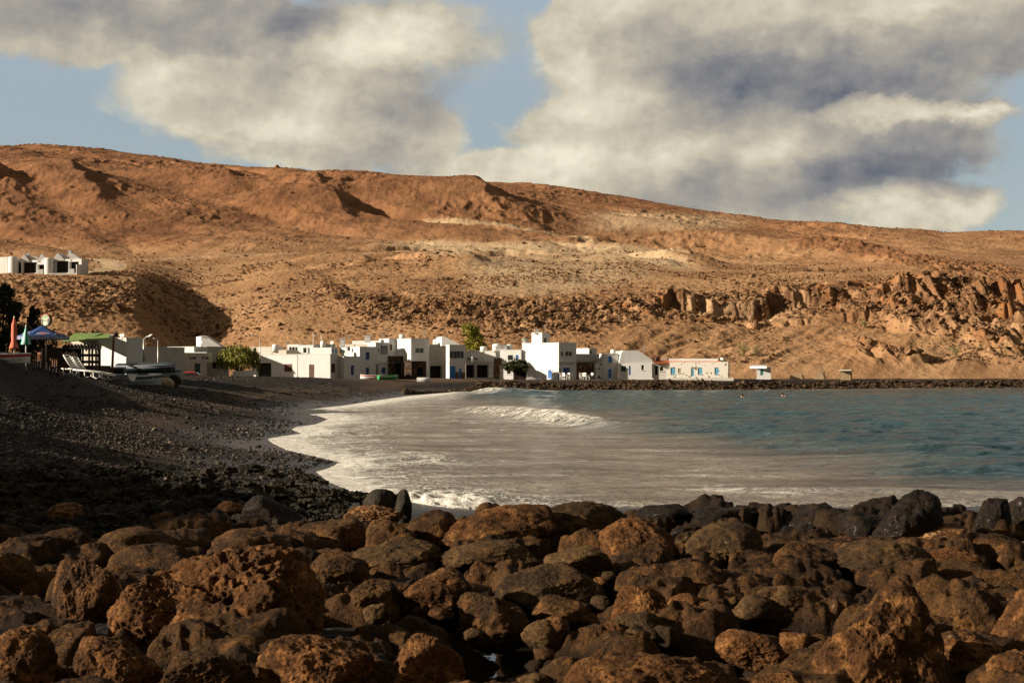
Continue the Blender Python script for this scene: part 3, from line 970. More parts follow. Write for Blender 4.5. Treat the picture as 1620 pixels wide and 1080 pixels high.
# ------------------------------------------------------------------ beach and village ground
bc = side_cols(3.2)
br = np.concatenate([np.linspace(2, 18, 24), np.exp(np.linspace(math.log(18.3), math.log(231), 430))])
DB, PB = np.meshgrid(br, bc, indexing='ij')
XB = DB * (PB - CX) / F
ZB = ground(XB, DB)
SB = shore_dist(XB, DB)
ZB = ZB - 1.0 * sst(DB, 228.5, 231)
wet = (1 - sst(SB + 1.2 * fbm(XB / 3, DB / 6, 3.0, 3), 1.0, 4.6)) * (1 - sst(DB, 160, 195) * sst(PB, 640, 760))
dusty = np.clip(sst(DB, 150, 190) * sst(SB, 4, 9) + 0.75 * np.exp(-((SB - 5.5 - 1.5 * fbm(XB / 6, DB / 14, 5.0, 2)) / 1.6)**2) * (PB < 640) * (DB > 24), 0, 1)
np_mesh('beach', np.stack([XB, DB, ZB], -1).reshape(-1, 3), grid_faces(len(br), len(bc)), M['beach'], attrs={'wet': wet, 'dusty': dusty})['kind'] = 'structure'

# ------------------------------------------------------------------ the water
wc = side_cols(2.0, -40, 1680)
wrow = np.concatenate([np.arange(835, 690, -0.55), np.arange(690, 640, -0.40), np.arange(640, 611, -0.22)])
wr_ = H * F / (wrow - HZ)
wr_ = np.concatenate([wr_, np.linspace(wr_[-1] * 1.04, 640, 14)])
DW, PW = np.meshgrid(wr_, wc, indexing='ij')
XW = DW * (PW - CX) / F
SW = -shore_dist(XW, DW)
xl = -2.6 * sst(DW, 200, 20) + np.interp(DW, [20, 26, 33, 41, 50, 59, 72, 88, 110, 150, 180], [12.5, 11.5, 10.5, 9.2, 8.0, 7.4, 7.2, 4.5, 0.5, -5.0, -9.0])
q = XW - xl + 2.6 * fbm(XW / 7, DW / 16, 4.0, 3)
silt = 1 - sst(q, -5.0, 6.0)
silt = np.maximum(silt, (1 - sst(SW, 0.5, 9 + 8 * sst(DW, 150, 200))) * 0.85)
open_ = sst(q, -1, 6) * sst(SW, 1, 10)
ZW = 0.045 * perlin(XW * 0.35, DW * 0.9, 1.0) + 0.020 * perlin(XW * 1.1, DW * 2.4, 2.0)
ZW = ZW * (0.55 + 0.6 * open_) + open_ * (0.16 * perlin(XW * 0.13, DW * 0.22, 6.0) + 0.10 * ridged(XW * 0.3 + 2, DW * 0.5, 9.0, 2))
ZW = ZW + 0.07 * (1 - open_) * np.clip(ridged(SW * 0.16 + 0.5 * fbm(XW / 6, DW / 12, 3.0, 2), XW * 0.03, DW * 0.012, 2) - 0.55, 0, 1)
ZW = ZW * sst(SW, 0.0, 2.5)
foam = np.zeros(XW.shape)
ZW = ZW + 0.035 * ridged(XW * 0.55 + 0.2 * DW, DW * 1.1, 3.0, 3) * open_ * (1 - sst(DW, 60, 130))
# breaking waves: crest line, height, front width (towards the beach), back width, foam along the crest
for pts, hgt, wf_, wb_, fl in [
        ([(700, 653), (762, 656), (830, 661), (880, 668), (950, 677), (1020, 685), (1090, 689), (1180, 691)], 0.58, 1.0, 3.4, [(0, .45), (.25, .6), (.38, .95), (.5, 1.0), (.64, 1.0), (.72, .6), (.85, .25), (1, 0)]),
        ([(752, 621.2), (772, 622.0), (800, 625.0), (850, 627)], 0.62, 1.6, 6.0, [(0, 1), (.5, 1), (.75, .3), (1, 0)]),
        ([(520, 690), (570, 686), (600, 690)], 0.10, 0.5, 1.2, [(0, .8), (1, .7)]),
        ([(560, 740), (610, 731), (680, 730), (720, 738)], 0.12, 0.4, 1.0, [(0, .8), (.6, .9), (1, .4)])]:
    cr = np.array([G0(*p) for p in pts])
    al, s = line_coord(XW, DW, cr)
    nx = perlin(al * 9, 2.0, hgt * 10) * 0.35 * min(1, hgt * 3)
    s = s + nx                                      # positive behind the crest, out to sea
    ends = sst(al, 0.0, 0.10) * (1 - sst(al, 0.60, 0.96))
    pr = np.where(s < 0, np.exp(-(s / wf_)**2 * 1.3), np.exp(-(s / wb_)**2))
    ZW = ZW + hgt * pr * ends * (0.85 + 0.3 * perlin(al * 6, 1.0, 2.0))
    fa = np.interp(al, [k for k, v in fl], [v for k, v in fl])
    if hgt > 0.4: silt = silt * (1 - 0.40 * sst(al, 0.50, 0.72) * ends * np.where(s < 0, np.exp(-(s / 1.4)**2), np.exp(-(s / 3.0)**2)))
    foam = np.maximum(foam, fa * ends * np.where(s < 0.25, np.exp(-np.abs(s - 0.25) / (wf_ * 2.2)), np.exp(-np.abs(s - 0.25) / 0.35)) * (0.75 + 0.5 * perlin(XW * 2, DW * 1.4, 3.0)))
    foam = np.maximum(foam, fa * 0.36 * ends * np.exp(-(np.minimum(s, 0) / (wf_ * 5))**2) * (s < 0))
# swash: the last metres of foam on the beach, lacy streaks further out
edge = np.exp(-SW / (0.62 + 0.038 * DW)) * (SW > 0)
near_r = sst(XW, -2, 3) * (DW < 33)
foam = np.maximum(foam, edge * (1.0 - 0.75 * near_r) * (1 - 0.8 * sst(PW, 700, 780) * (DW > 100)))
wash = sst(SW, 6.5 + 2.0 * fbm(XW / 4, DW / 9, 2.0, 2), 0) * (DW < 150) * (1 - near_r)
foam = np.maximum(foam, wash * (0.26 + 0.40 * fbm(XW * 0.9, DW * 0.35, 5.0, 3)))
burst = np.exp(-(((XW - G0(670, 792)[0]) / 1.5)**2 + ((DW - 26.4) / 1.7)**2))
foam = np.maximum(foam, burst * (1.0 + 0.3 * perlin(XW * 3, DW * 3, 3.0)))
ZW = ZW + burst * 0.12 * (0.5 + perlin(XW * 3.5, DW * 3.5, 1.0)) * (SW > -1)
foam = np.maximum(foam, silt * (0.06 + 0.34 * fbm(XW * 0.30, DW * 0.75, 8.0, 3)) * (1 - sst(SW, 10, 30) * 0.5))
bank_edge = np.exp(-SW / 2.0) * (DW > 160) * sst(PW, 740, 800)
foam = np.maximum(foam, bank_edge * 0.30 * (PW < 900))
ZW = np.where(SW < 0, np.minimum(ZW, 0.01), ZW + 0.012)
np_mesh('sea_water', np.stack([XW, DW, ZW], -1).reshape(-1, 3), grid_faces(len(wr_), len(wc)), M['water'], attrs={'silt': np.clip(silt, 0, 1), 'foam': np.clip(foam, 0, 1)})['kind'] = 'structure'


# ------------------------------------------------------------------ rocks
_ico = {}


def ico(n):
    if n not in _ico:
        bm = bmesh.new()
        bmesh.ops.create_icosphere(bm, subdivisions=n, radius=1.0)
        V = np.array([v.co[:] for v in bm.verts]); Fc = np.array([[v.index for v in f.verts] for f in bm.faces])
        bm.free()
        V /= np.linalg.norm(V, axis=1)[:, None]
        _ico[n] = (V, Fc)
    return _ico[n]


def rock_shape(seed, n=5, planes=11, lump=0.20, rough=0.038, pits=0.0, pitf=4.0, flat=0.0):
    r = np.random.default_rng(seed)
    V, Fc = ico(n)
    o = r.random(3) * 40
    rad = np.ones(len(V))
    for k in range(planes):
        nn = r.normal(size=3); nn /= np.linalg.norm(nn)
        d = r.uniform(0.56, 0.92)
        dot = V @ nn
        lim = np.where(dot > 0.05, d / np.maximum(dot, 0.05), 9)
        rad = -np.log(np.exp(-rad * 24) + np.exp(-lim * 24)) / 24     # smooth minimum: worn facets
    rad = rad / rad.mean()
    P = V * 1.25 + o
    rad = rad + lump * fbm(P[:, 0], P[:, 1], P[:, 2], 3) * 0.6
    rad = rad + rough * ridged(P[:, 0] * 3.2, P[:, 1] * 3.2, P[:, 2] * 3.2, 4, 0.55)
    if n >= 6:
        rad = rad + rough * 0.35 * fbm(P[:, 0] * 14, P[:, 1] * 14, P[:, 2] * 14, 3)
    w = worley(P[:, 0] * 6 + 3, P[:, 1] * 6, P[:, 2] * 6)
    rad = rad - 0.03 * sst(w, 0.38, 0.12)
    if pits > 0:
        w = worley(P[:, 0] * pitf + 7, P[:, 1] * pitf, P[:, 2] * pitf)
        gate = sst(fbm(P[:, 0] * 1.5, P[:, 1] * 1.5, P[:, 2] * 1.5 + 5, 2), -0.30, 0.12)
        rad = rad - pits * sst(w, 0.50, 0.18) * gate
        w = worley(P[:, 0] * pitf * 2.3, P[:, 1] * pitf * 2.3 + 4, P[:, 2] * pitf * 2.3)
        rad = rad - pits * 0.35 * sst(w, 0.45, 0.15) * gate
    return V * np.maximum(rad, 0.2)[:, None], Fc


Z0 = 0.30
def boulder(px0, px1, top, bot, mat, label=None, group=None, seed=0, n=5, tilt=0.0, z0=Z0, depth=0.9, cat='boulder', **kw):
    """a boulder that stands where the photo row `bot` meets the foreshore and is as wide and tall as it looks there"""
    D = (H - z0) * F / (bot - HZ)
    lowf = 0.85 if bot > 960 and (px1 - px0) < 190 else 1.0
    w = (px1 - px0) * D / F
    dep = w * depth
    D += dep * 0.38
    x = D * ((px0 + px1) / 2 - CX) / F
    ztop = H - (D + dep * 0.05) * (top - HZ) / F
    h = max((ztop - z0) * lowf, 0.18 * w)
    V, Fc = rock_shape(seed, n, **kw)
    r = random.Random(seed)
    c, s = math.cos(r.uniform(0, 6.3)), math.sin(r.uniform(0, 6.3))
    ext = np.percentile(np.abs(V), 97, axis=0)
    V = V / np.array([ext[0], ext[1], V[:, 2].max()])
    V = V * np.array([w / 2, dep / 2, h * 0.80])
    V[:, :2] *= (1 + 0.16 * np.clip(-V[:, 2] / h, 0, 1))[:, None]
    if tilt:
        V[:, 2] += V[:, 0] * tilt
    o = np_mesh('boulder', V, Fc, M[mat])
    o.location = (x, D, z0 + h * 0.10)
    tag(o, label, cat, group)
    return o

# ------------------------------------------------------------------ foreshore: low rock shelf that carries the boulders
rc = np.arange(-330, 1960, 2.6)
rrow = np.arange(1240, 782, -1.5)
rr = (H - 0.35) * F / (rrow - HZ)
DR, PR = np.meshgrid(rr, rc, indexing='ij')
XR = DR * (PR - CX) / F
wx, wy = 0.22 * fbm(XR * 0.9, DR * 0.9, 1.0, 3), 0.22 * fbm(XR * 0.9, DR * 0.9, 7.0, 3)
f1, f2, cid = worley2((XR + wx) / 0.85, (DR + wy) / 0.95)
dome = np.clip(1 - (f1 / 0.72)**2.2, 0, 1)**0.55 * (0.20 + 0.42 * cid)
g1, g2, gid = worley2((XR + wx) / 0.36 + 5, (DR + wy) / 0.40)
dome2 = np.clip(1 - (g1 / 0.6)**2, 0, 1)**0.6 * 0.16 * gid
ZR = 0.05 - 0.30 * sst(f2 - f1, 0.20, 0.02) + 0.58 * dome + 0.42 * dome2 + 0.05 * ridged(XR * 0.8 + 0.3 * DR, DR * 0.8, 5.0, 3, 0.5) + 0.035 * ridged(XR * 2.2, DR * 2.2, 2.0, 4, 0.55) + 0.10 * fbm(XR * 0.35, DR * 0.35, 4.0, 2)
wpit = worley2(XR / 0.17 + wx, DR / 0.17)[0]
ZR = ZR - 0.07 * sst(wpit, 0.42, 0.12) * sst(fbm(XR * 0.7, DR * 0.7, 9.0, 2), -0.15, 0.25)
ZR = ZR - 0.9 * sst(DR, 21.2, 24.5) - 0.55 * sst(-PR, -330, -150) * sst(DR, 17.5, 22) - 0.45 * sst(DR, 18.6, 20.6) * (1 - sst(PR, 700, 770))
# hollow with still water near the camera
for px, py, rxx, ryy in [(790, 1052, .62, .75), (800, 985, .55, .8), (1130, 1040, .5, .4), (560, 1000, .4, .35), (1250, 1010, .35, .5)]:
    hx, hy = G0(px, py, 0.2)
    ZR = ZR - 0.75 * np.exp(-(((XR - hx) / rxx)**2 + ((DR - hy) / ryy)**2)**1.5)
np_mesh('rocky_shore', np.stack([XR, DR, ZR], -1).reshape(-1, 3), grid_faces(len(rr), len(rc)), M['shelf'],
        attrs={'wet': np.maximum(sst(DR + 1.2 * fbm(XR / 2, DR / 2, 3.0, 2), 17.5, 20.5) * sst(XR, 1.0, 3.5), sst(DR + fbm(XR / 2, DR / 2, 3.0, 2), 18, 20.5) * sst(-XR, 1.6, 3.2))})['kind'] = 'structure'
pm = MB(); pm.poly([(-4, 5, -0.04), (8, 5, -0.04), (8, 17, -0.04), (-4, 15, -0.04)])
tag(pm.build('tide_pool_water', M['pool']), kind='structure')

BG = 'boulders of the rocky foreshore'
# px0, px1, top, bottom, material, label, options
BOULDERS = [
    (708, 888, 789, 866, 'rock_orange', 'broad orange brown boulder, highest on the ridge left of centre', dict(n=6, planes=11)),
    (838, 990, 785, 856, 'rock_olive', 'smooth brown boulder just right of the broad ridge boulder', dict(n=6, planes=8)),
    (948, 1070, 812, 882, 'rock_orange', 'ochre pitted boulder leaning below the second ridge boulder', dict(n=6, planes=9, tilt=-0.15)),
    (640, 728, 800, 858, 'rock', 'brown rounded boulder beside the foam left of the broad ridge boulder', dict(n=5)),
    (580, 662, 814, 866, 'rock', 'olive brown boulder below the two-peaked dark grey rock', dict(n=5)),
    (574, 634, 768, 812, 'rock_grey', 'dark grey wedge rock with a sharp top at the edge of the surf', dict(n=5, planes=14, lump=.08, rough=.02, z0=0.22)),
    (622, 655, 769, 812, 'rock_grey', 'narrow pointed dark grey rock touching the wedge rock in the surf', dict(n=5, planes=12, lump=.1, rough=.02, depth=1.2, z0=0.22)),
    (545, 632, 796, 826, 'rock_crust', 'low rock crusted with pale barnacles under the dark grey wedge rock', dict(n=6, rough=.10)),
    (384, 474, 778, 824, 'rock_wet', 'largest dark wet boulder where the beach meets the boulders', dict(n=5, planes=12, lump=.1)),
    (340, 392, 790, 812, 'rock_crust', 'orange crusted ledge left of the largest dark wet boulder on the beach', dict(n=5, rough=.10)),
    (80, 140, 792, 818, 'rock_crust', 'bright orange crusted rock alone among black stones on the left', dict(n=5, rough=.10)),
    (1085, 1222, 817, 886, 'rock_olive', 'large smooth olive boulder under the long wet black rocks', dict(n=6, planes=6, lump=.12, rough=.03)),
    (1010, 1105, 793, 824, 'rock_wet', 'long low wet black rock at the water line right of the ridge boulders', dict(n=5, planes=6)),
    (1085, 1200, 797, 828, 'rock_wet', 'long low wet black rock with smooth back above the large olive boulder', dict(n=5, planes=6)),
    (1235, 1335, 791, 832, 'rock_wet', 'humped wet black rock at the water left of the tall blocky rock', dict(n=5, planes=8)),
    (1318, 1400, 802, 846, 'rock_wet', 'low wet black rock touching the foot of the tall blocky rock', dict(n=5, planes=8)),
    (1386, 1506, 764, 858, 'rock_wet', 'tall blocky black rock standing above the water line on the right', dict(n=6, planes=14, lump=.10, rough=.04, depth=.8)),
    (1420, 1545, 824, 862, 'rock_crust', 'rust crusted shelf under the tall blocky black rock', dict(n=5, rough=.06)),
    (1536, 1598, 781, 842, 'rock_wet', 'black tilted rock right of the tall blocky rock', dict(n=5, planes=10, tilt=.2)),
    (1588, 1650, 779, 836, 'rock_wet', 'rounded black rock cut by the right edge of the photo at the water', dict(n=5)),
    (1315, 1470, 846, 902, 'rock_olive', 'wide flat olive brown rock below the tall blocky rock', dict(n=6, planes=7)),
    (1462, 1550, 862, 902, 'rock_orange', 'small pitted rust brown rock right of the wide flat olive rock', dict(n=5)),
    (1288, 1492, 898, 1092, 'rock_orange', 'biggest orange brown boulder with steep ridges in the lower right', dict(n=7, planes=13, lump=.26, depth=.8)),
    (1180, 1284, 911, 972, 'rock_olive', 'brown egg shaped boulder left of the biggest orange boulder', dict(n=6, planes=6)),
    (1158, 1226, 929, 976, 'rock_olive', 'round dark brown stone in front of the egg shaped boulder', dict(n=5, planes=4)),
    (1136, 1240, 981, 1040, 'rock_orange', 'peaked orange brown boulder beside the small pool right of centre', dict(n=6, planes=10)),
    (1482, 1586, 984, 1058, 'rock_orange', 'triangular orange boulder right of the biggest orange boulder', dict(n=6, planes=11)),
    (1503, 1600, 904, 992, 'rock', 'tall brown boulder with hollow face near the right edge', dict(n=6, pits=.12, pitf=2.2)),
    (1578, 1680, 905, 1010, 'rock_orange', 'rough brown boulder leaning out of the right edge of the photo', dict(n=6)),
    (1560, 1680, 1010, 1100, 'rock_orange', 'orange brown boulder filling the lower right corner', dict(n=6)),
    (628, 750, 878, 962, 'rock_orange', 'wide rust brown boulder in the middle of the foreshore left of centre', dict(n=6, planes=8)),
    (726, 832, 922, 990, 'rock', 'heart shaped pointed brown boulder over the deep dark hollow', dict(n=6, planes=10)),
    (785, 940, 884, 948, 'rock_olive', 'wide low brown boulder behind the heart shaped boulder', dict(n=6, planes=6)),
    (840, 925, 930, 980, 'rock', 'short brown boulder right of the heart shaped boulder', dict(n=5)),
    (836, 900, 966, 1004, 'rock_orange', 'small reddish stone above the dark pool right of the hollow', dict(n=5)),
    (972, 1066, 908, 988, 'rock_orange', 'peaked tan boulder right of centre with a dark right flank', dict(n=6, planes=10)),
    (960, 1070, 958, 1006, 'rock_olive', 'low brown slab in front of the peaked tan boulder', dict(n=6, planes=8)),
    (1060, 1150, 880, 930, 'rock', 'brown stone between the peaked tan and the large olive boulder', dict(n=5)),
    (606, 730, 978, 1084, 'rock_orange', 'rugged orange brown boulder on the left rim of the deep hollow', dict(n=7, planes=12, depth=.8)),
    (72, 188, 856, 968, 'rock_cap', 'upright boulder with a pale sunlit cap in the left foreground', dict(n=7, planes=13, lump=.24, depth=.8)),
    (176, 350, 868, 1010, 'rock_orange', 'porous orange boulder right of the upright pale capped boulder', dict(n=7, pits=.30, pitf=3.2, lump=.25)),
    (252, 502, 848, 1012, 'rock_orange', 'largest porous boulder, black with deep holes in the left foreground', dict(n=7, pits=.42, pitf=3.0, lump=.22, depth=.75)),
    (90, 250, 980, 1092, 'rock_orange', 'rough rust brown boulder below the upright pale capped boulder', dict(n=7, depth=.7)),
    (235, 400, 1010, 1100, 'rock', 'craggy brown boulder at the bottom edge below the porous boulders', dict(n=7, pits=.10)),
    (410, 590, 980, 1094, 'rock_orange', 'lumpy orange brown boulder at the bottom edge left of centre', dict(n=7, pits=.12, pitf=2.6, depth=.7)),
    (-60, 100, 960, 1095, 'rock_orange', 'rough reddish boulder in the lower left corner', dict(n=7, depth=.8)),
    (-40, 50, 868, 930, 'rock', 'grey brown boulder at the left edge behind the upright boulder', dict(n=6)),
    (870, 1160, 1020, 1130, 'rock_orange', 'long pitted orange brown boulder along the bottom edge right of the hollow', dict(n=7, pits=.10, pitf=3.5, depth=.5)),
    (1150, 1310, 1040, 1120, 'rock_orange', 'low pitted boulder at the bottom edge left of the biggest orange boulder', dict(n=7, pits=.14, pitf=3.0, depth=.6)),
    (650, 790, 1058, 1130, 'rock_orange', 'low orange rock at the bottom edge under the deep hollow', dict(n=6, depth=.7)),
    (470, 580, 866, 920, 'rock', 'sloping brown boulder right of the largest porous boulder', dict(n=6)),
    (455, 520, 920, 962, 'rock_orange', 'small orange stone against the right side of the largest porous boulder', dict(n=5)),
    (540, 632, 905, 965, 'rock', 'brown boulder left of the wide rust brown boulder', dict(n=6)),
    (560, 700, 846, 892, 'rock_olive', 'flat brown rock below the ridge left of the broad ridge boulder', dict(n=6, planes=6)),
    (700, 860, 850, 896, 'rock_olive', 'flat sunlit brown rock directly under the broad ridge boulder', dict(n=6, planes=6)),
    (860, 970, 858, 902, 'rock_olive', 'brown ribbed rock under the second ridge boulder', dict(n=6, planes=8)),
    (60, 150, 828, 872, 'rock', 'flat topped brown boulder behind the upright pale capped boulder', dict(n=5)),
    (150, 290, 830, 880, 'rock', 'long shaded boulder behind the porous boulders on the left', dict(n=5)),
    (330, 470, 830, 876, 'rock', 'long brown boulder behind the largest porous boulder', dict(n=5)),
    (470, 580, 815, 858, 'rock', 'brown boulder just left of the olive boulder under the barnacle rock', dict(n=5)),
    (1224, 1330, 850, 900, 'rock', 'brown wedge rock between the large olive boulder and the wide flat rock', dict(n=5)),
    (1440, 1530, 905, 950, 'rock', 'low brown rock behind the tall boulder with hollow face', dict(n=5)),
]
for k, (a, b_, c, d, m_, lab, kw) in enumerate(BOULDERS):
    boulder(a, b_, c, d, m_, lab, BG, seed=100 + k * 7, **kw)

# the many smaller stones wedged between them
rnd = random.Random(5)
placed = 0
tries = 0
taken = [(a, b_, c, d) for a, b_, c, d, *_ in BOULDERS]
while placed < 120 and tries < 6000:
    tries += 1
    bot = rnd.uniform(812, 1100)
    px = rnd.uniform(-60, 1690)
    w = rnd.uniform(26, 74) * (0.45 + 0.8 * (bot - 790) / 300)
    hgt = w * rnd.uniform(0.45, 0.7)
    if any(a - w * .15 < px < b_ + w * .15 and c < bot < d + 4 for a, b_, c, d in taken):
        continue
    if any(math.hypot(px - q[0], (bot - q[1]) * 1.6) < (w + q[2]) * 0.36 for q in globals().setdefault('_small', [])):
        continue
    if any(((px - hx) / 58)**2 + ((bot - hy) / 40)**2 < 1 for hx, hy in [(790, 1045), (800, 990)]):
        continue
    _small.append((px, bot, w))
    wetk = bot < 850 and (px > 1010 or px < 520)
    m_ = ('rock_wet' if rnd.random() < .75 else 'rock') if wetk else rnd.choice(['rock', 'rock_olive', 'rock_orange'])
    if wetk:
        lab, grp = 'small dark stone wedged among the wet rocks beside the water', 'small dark stones by the water'
    else:
        lab, grp = 'small brown stone wedged between the big boulders of the foreshore', 'small brown stones between the boulders'
    boulder(px - w / 2, px + w / 2, bot - hgt, bot, m_, lab, grp, seed=3000 + placed, n=4 if w < 40 else 5, z0=0.26, cat='stone')
    placed += 1

# unseen rock rise added left of view, its top shaped to shadow crest and foreshore
by = np.linspace(-6, 104, 160); bx = np.concatenate([np.linspace(-33, -39, 26), np.linspace(-39.6, -75, 24)])
BX, BY = np.meshgrid(bx, by, indexing='ij')
topz = np.interp(BY, [-6, 4, 7, 9, 15, 18, 24, 28, 32, 36, 46, 54, 65, 67.5, 73, 78, 92, 97, 100, 104],
                 [1, 2, 5, 13.6, 13.8, 12.8, 12.6, 11.2, 10.2, 8.5, 7.5, 9.2, 9.4, 7.0, 10.2, 11.2, 9.6, 6.0, 2.0, 1.5])
jit = 0.7 * fbm(BY / 2.6, BX / 9, 2.0, 4) + 0.35 * fbm(BY / 0.9, BX / 4, 6.0, 3)
rise = sst(-BX + 0.8 * fbm(BY / 4, BX / 4, 1.0, 3), 34, 38.5)
gb = ground(BX, np.maximum(BY, 3))
BZ = np.where(rise > 0, gb - 0.4 + (topz + jit - gb) * rise + 0.35 * fbm(BX / 1.5, BY / 1.5, 3.0, 3) * rise, gb - 0.4)
np_mesh('added_shadow_rise', np.stack([BX, BY, BZ], -1).reshape(-1, 3), grid_faces(len(bx), len(by)), M['bank_rock'])['kind'] = 'structure'

# ------------------------------------------------------------------ loose stuff nobody could count
def scatter(name, X, Y, Z, size, mat, n=1, squash=(0.55, 0.9), seed=1):
    r = np.random.default_rng(seed)
    V, Fc = ico(n)
    N = len(X)
    shapes = []
    for k in range(12):
        q = V * (1 + 0.28 * r.normal(size=(len(V), 1))).clip(0.55, 1.5)
        shapes.append(q)
    shapes = np.array(shapes)[r.integers(0, 12, N)]
    sc = np.stack([size * r.uniform(0.75, 1.25, N), size * r.uniform(0.75, 1.25, N), size * r.uniform(*squash, N)], -1)
    a = r.uniform(0, 6.28, N); ca, sa = np.cos(a)[:, None], np.sin(a)[:, None]
    P = shapes * sc[:, None, :]
    Pv = np.stack([P[..., 0] * ca - P[..., 1] * sa, P[..., 0] * sa + P[..., 1] * ca, P[..., 2]], -1)
    Pv += np.stack([X, Y, Z], -1)[:, None, :]
    Fa = (Fc[None] + (np.arange(N) * len(V))[:, None, None]).reshape(-1, 3)
    o = np_mesh(name, Pv.reshape(-1, 3), Fa, mat, smooth=False)
    return tag(o, kind='stuff')


def on_ground(px, py, it=6):
    z = np.full(px.shape, 0.5)
    for _ in range(it):
        D = np.clip((H - z) * F / np.maximum(py - HZ, 2.5), 15, 200)
        x = D * (px - CX) / F
        z = 0.5 * z + 0.5 * ground(x, D)
    return x, D, ground(x, D)


R = np.random.default_rng(3)
# pebbles of the black beach
N = 130000
px, py = R.uniform(-120, 640, N), 598 + 235 * R.random(N)**0.8
x, D, z = on_ground(px, py)
s = shore_dist(x, D)
patch = fbm(x / 3.0, D / 7.0, 4.0, 3)
keep = (s > 0.3) & (R.random(N) < np.clip(0.25 + 0.9 * sst(s, 3.5, 7) + 0.8 * patch, 0.05, 1)) & (D < 150)
x, D, z = x[keep], D[keep], z[keep]
sz = np.exp(R.normal(math.log(0.017), 0.45, len(x))) * (0.75 + D / 70)
tag(scatter('pebbles', x, D, z + sz * 0.25, sz, M['pebble'], 1, seed=2), 'dark pebbles strewn over the black beach', 'pebbles')
# bigger cobbles where the beach meets the boulders
N = 2600
px, py = R.uniform(-80, 620, N), R.uniform(742, 850, N)
x, D, z = on_ground(px, py)
keep = (shore_dist(x, D) > 0.2) & (R.random(N) < np.clip(0.5 + 1.3 * fbm(x / 2, D / 3, 2.0, 2), 0.1, 1))
x, D, z = x[keep], D[keep], z[keep]
sz = np.exp(R.normal(math.log(0.075), 0.42, len(x)))
tag(scatter('cobbles', x, D, z + sz * 0.2, sz, M['rock_grey'], 3, seed=4), 'black wave-worn cobbles at the foot of the beach', 'cobbles')
# the rocky bank along the far shore
N = 11000
px = R.uniform(640, 1700, N)
D0 = np.interp(px, [640, 760, 1000, 1150, 1250, 1400, 1640, 1700], [150, 184, 189.5, 192.5, 199.5, 210.5, 219, 222])
D = D0 + R.random(N)**1.2 * (4.5 + 2.5 * np.abs(perlin(px / 60, 3.0, 1.0))) * sst(px, 600, 800) - 0.5
x = D * (px - CX) / F
z = ground(x, D)
sz = np.exp(R.normal(math.log(0.15), 0.45, N))
tag(scatter('shore_rocks', x, D, z + sz * 0.3, sz, M['bank_rock'], 1, seed=5), 'dark loose rocks banked along the far waterline', 'rocks')
# rubble on the hillside
N = 210000
px, Dl = R.uniform(-80, 1700, N), np.exp(R.uniform(math.log(236), math.log(900), N))
cm, ro, tr = grid_pick(cragm, px, Dl), grid_pick(redband, px, Dl), grid_pick(track, px, Dl)
x = Dl * (px - CX) / F
dens_ = np.clip(0.30 + 0.75 * cm - 0.5 * grid_pick(crag2, px, Dl) + 0.7 * ro + 0.9 * fbm(x / 22, Dl / 30, 3.0, 3), 0.03, 1) * (1 - 0.82 * sst(Dl, 320, 460)) * (1 - tr)
dens_ *= np.where((px < 150) & (Dl > 284) & (Dl < 330), 0.0, 1.0)
keep = R.random(N) < dens_
px, Dl, x, cm = px[keep], Dl[keep], x[keep], cm[keep]
sz = np.exp(R.normal(math.log(0.13), 0.5, len(x))) * (1 + 1.1 * cm * R.random(len(x))) * (0.7 + Dl / 700)
tag(scatter('hillside_rubble', x, Dl, hill_z(px, Dl) + sz * 0.25, sz, M['rubble'], 1, seed=6, squash=(0.6, 1.0)), 'loose volcanic rubble strewn over the dry hillside', 'rubble')

# ------------------------------------------------------------------ houses
def ray_line(px, c, d):
    """parameter along the ground line c + t d that is seen at photo column px"""
    k = (px - CX) / F
    return (k * c[1] - c[0]) / (d[0] - k * d[1])


class Face:
    """a vertical wall plane with openings; s runs along it, z is world height"""
    def __init__(s, c, d, n, length, z0, z1):
        s.c, s.d, s.n, s.len, s.z0, s.z1, s.op = c, d, n, length, z0, z1, []

    def sz(s, px, py):
        t = ray_line(px, s.c, s.d)
        Y = s.c[1] + t * s.d[1]
        return t, H - Y * (py - HZ) / F

    def pt(s, t, z, out=0.0):
        return Vector((s.c[0] + t * s.d[0] + out * s.n[0], s.c[1] + t * s.d[1] + out * s.n[1], z))

    def wall(s, mb, org):
        ss = sorted({0.0, s.len, *[o[0] for o in s.op], *[o[1] for o in s.op]})
        zs = sorted({s.z0, s.z1, *[o[2] for o in s.op], *[o[3] for o in s.op]})
        for a, b in zip(ss[:-1], ss[1:]):
            for e, f in zip(zs[:-1], zs[1:]):
                m, q = (a + b) / 2, (e + f) / 2
                if any(o[0] < m < o[1] and o[2] < q < o[3] for o in s.op):
                    continue
                mb.poly([s.pt(a, e) - org, s.pt(b, e) - org, s.pt(b, f) - org, s.pt(a, f) - org])
        for a, b, e, f, dep in s.op:
            for p, q in (((a, e), (b, e)), ((b, e), (b, f)), ((b, f), (a, f)), ((a, f), (a, e))):
                mb.poly([s.pt(*p) - org, s.pt(*q) - org, s.pt(*q, -dep) - org, s.pt(*p, -dep) - org])


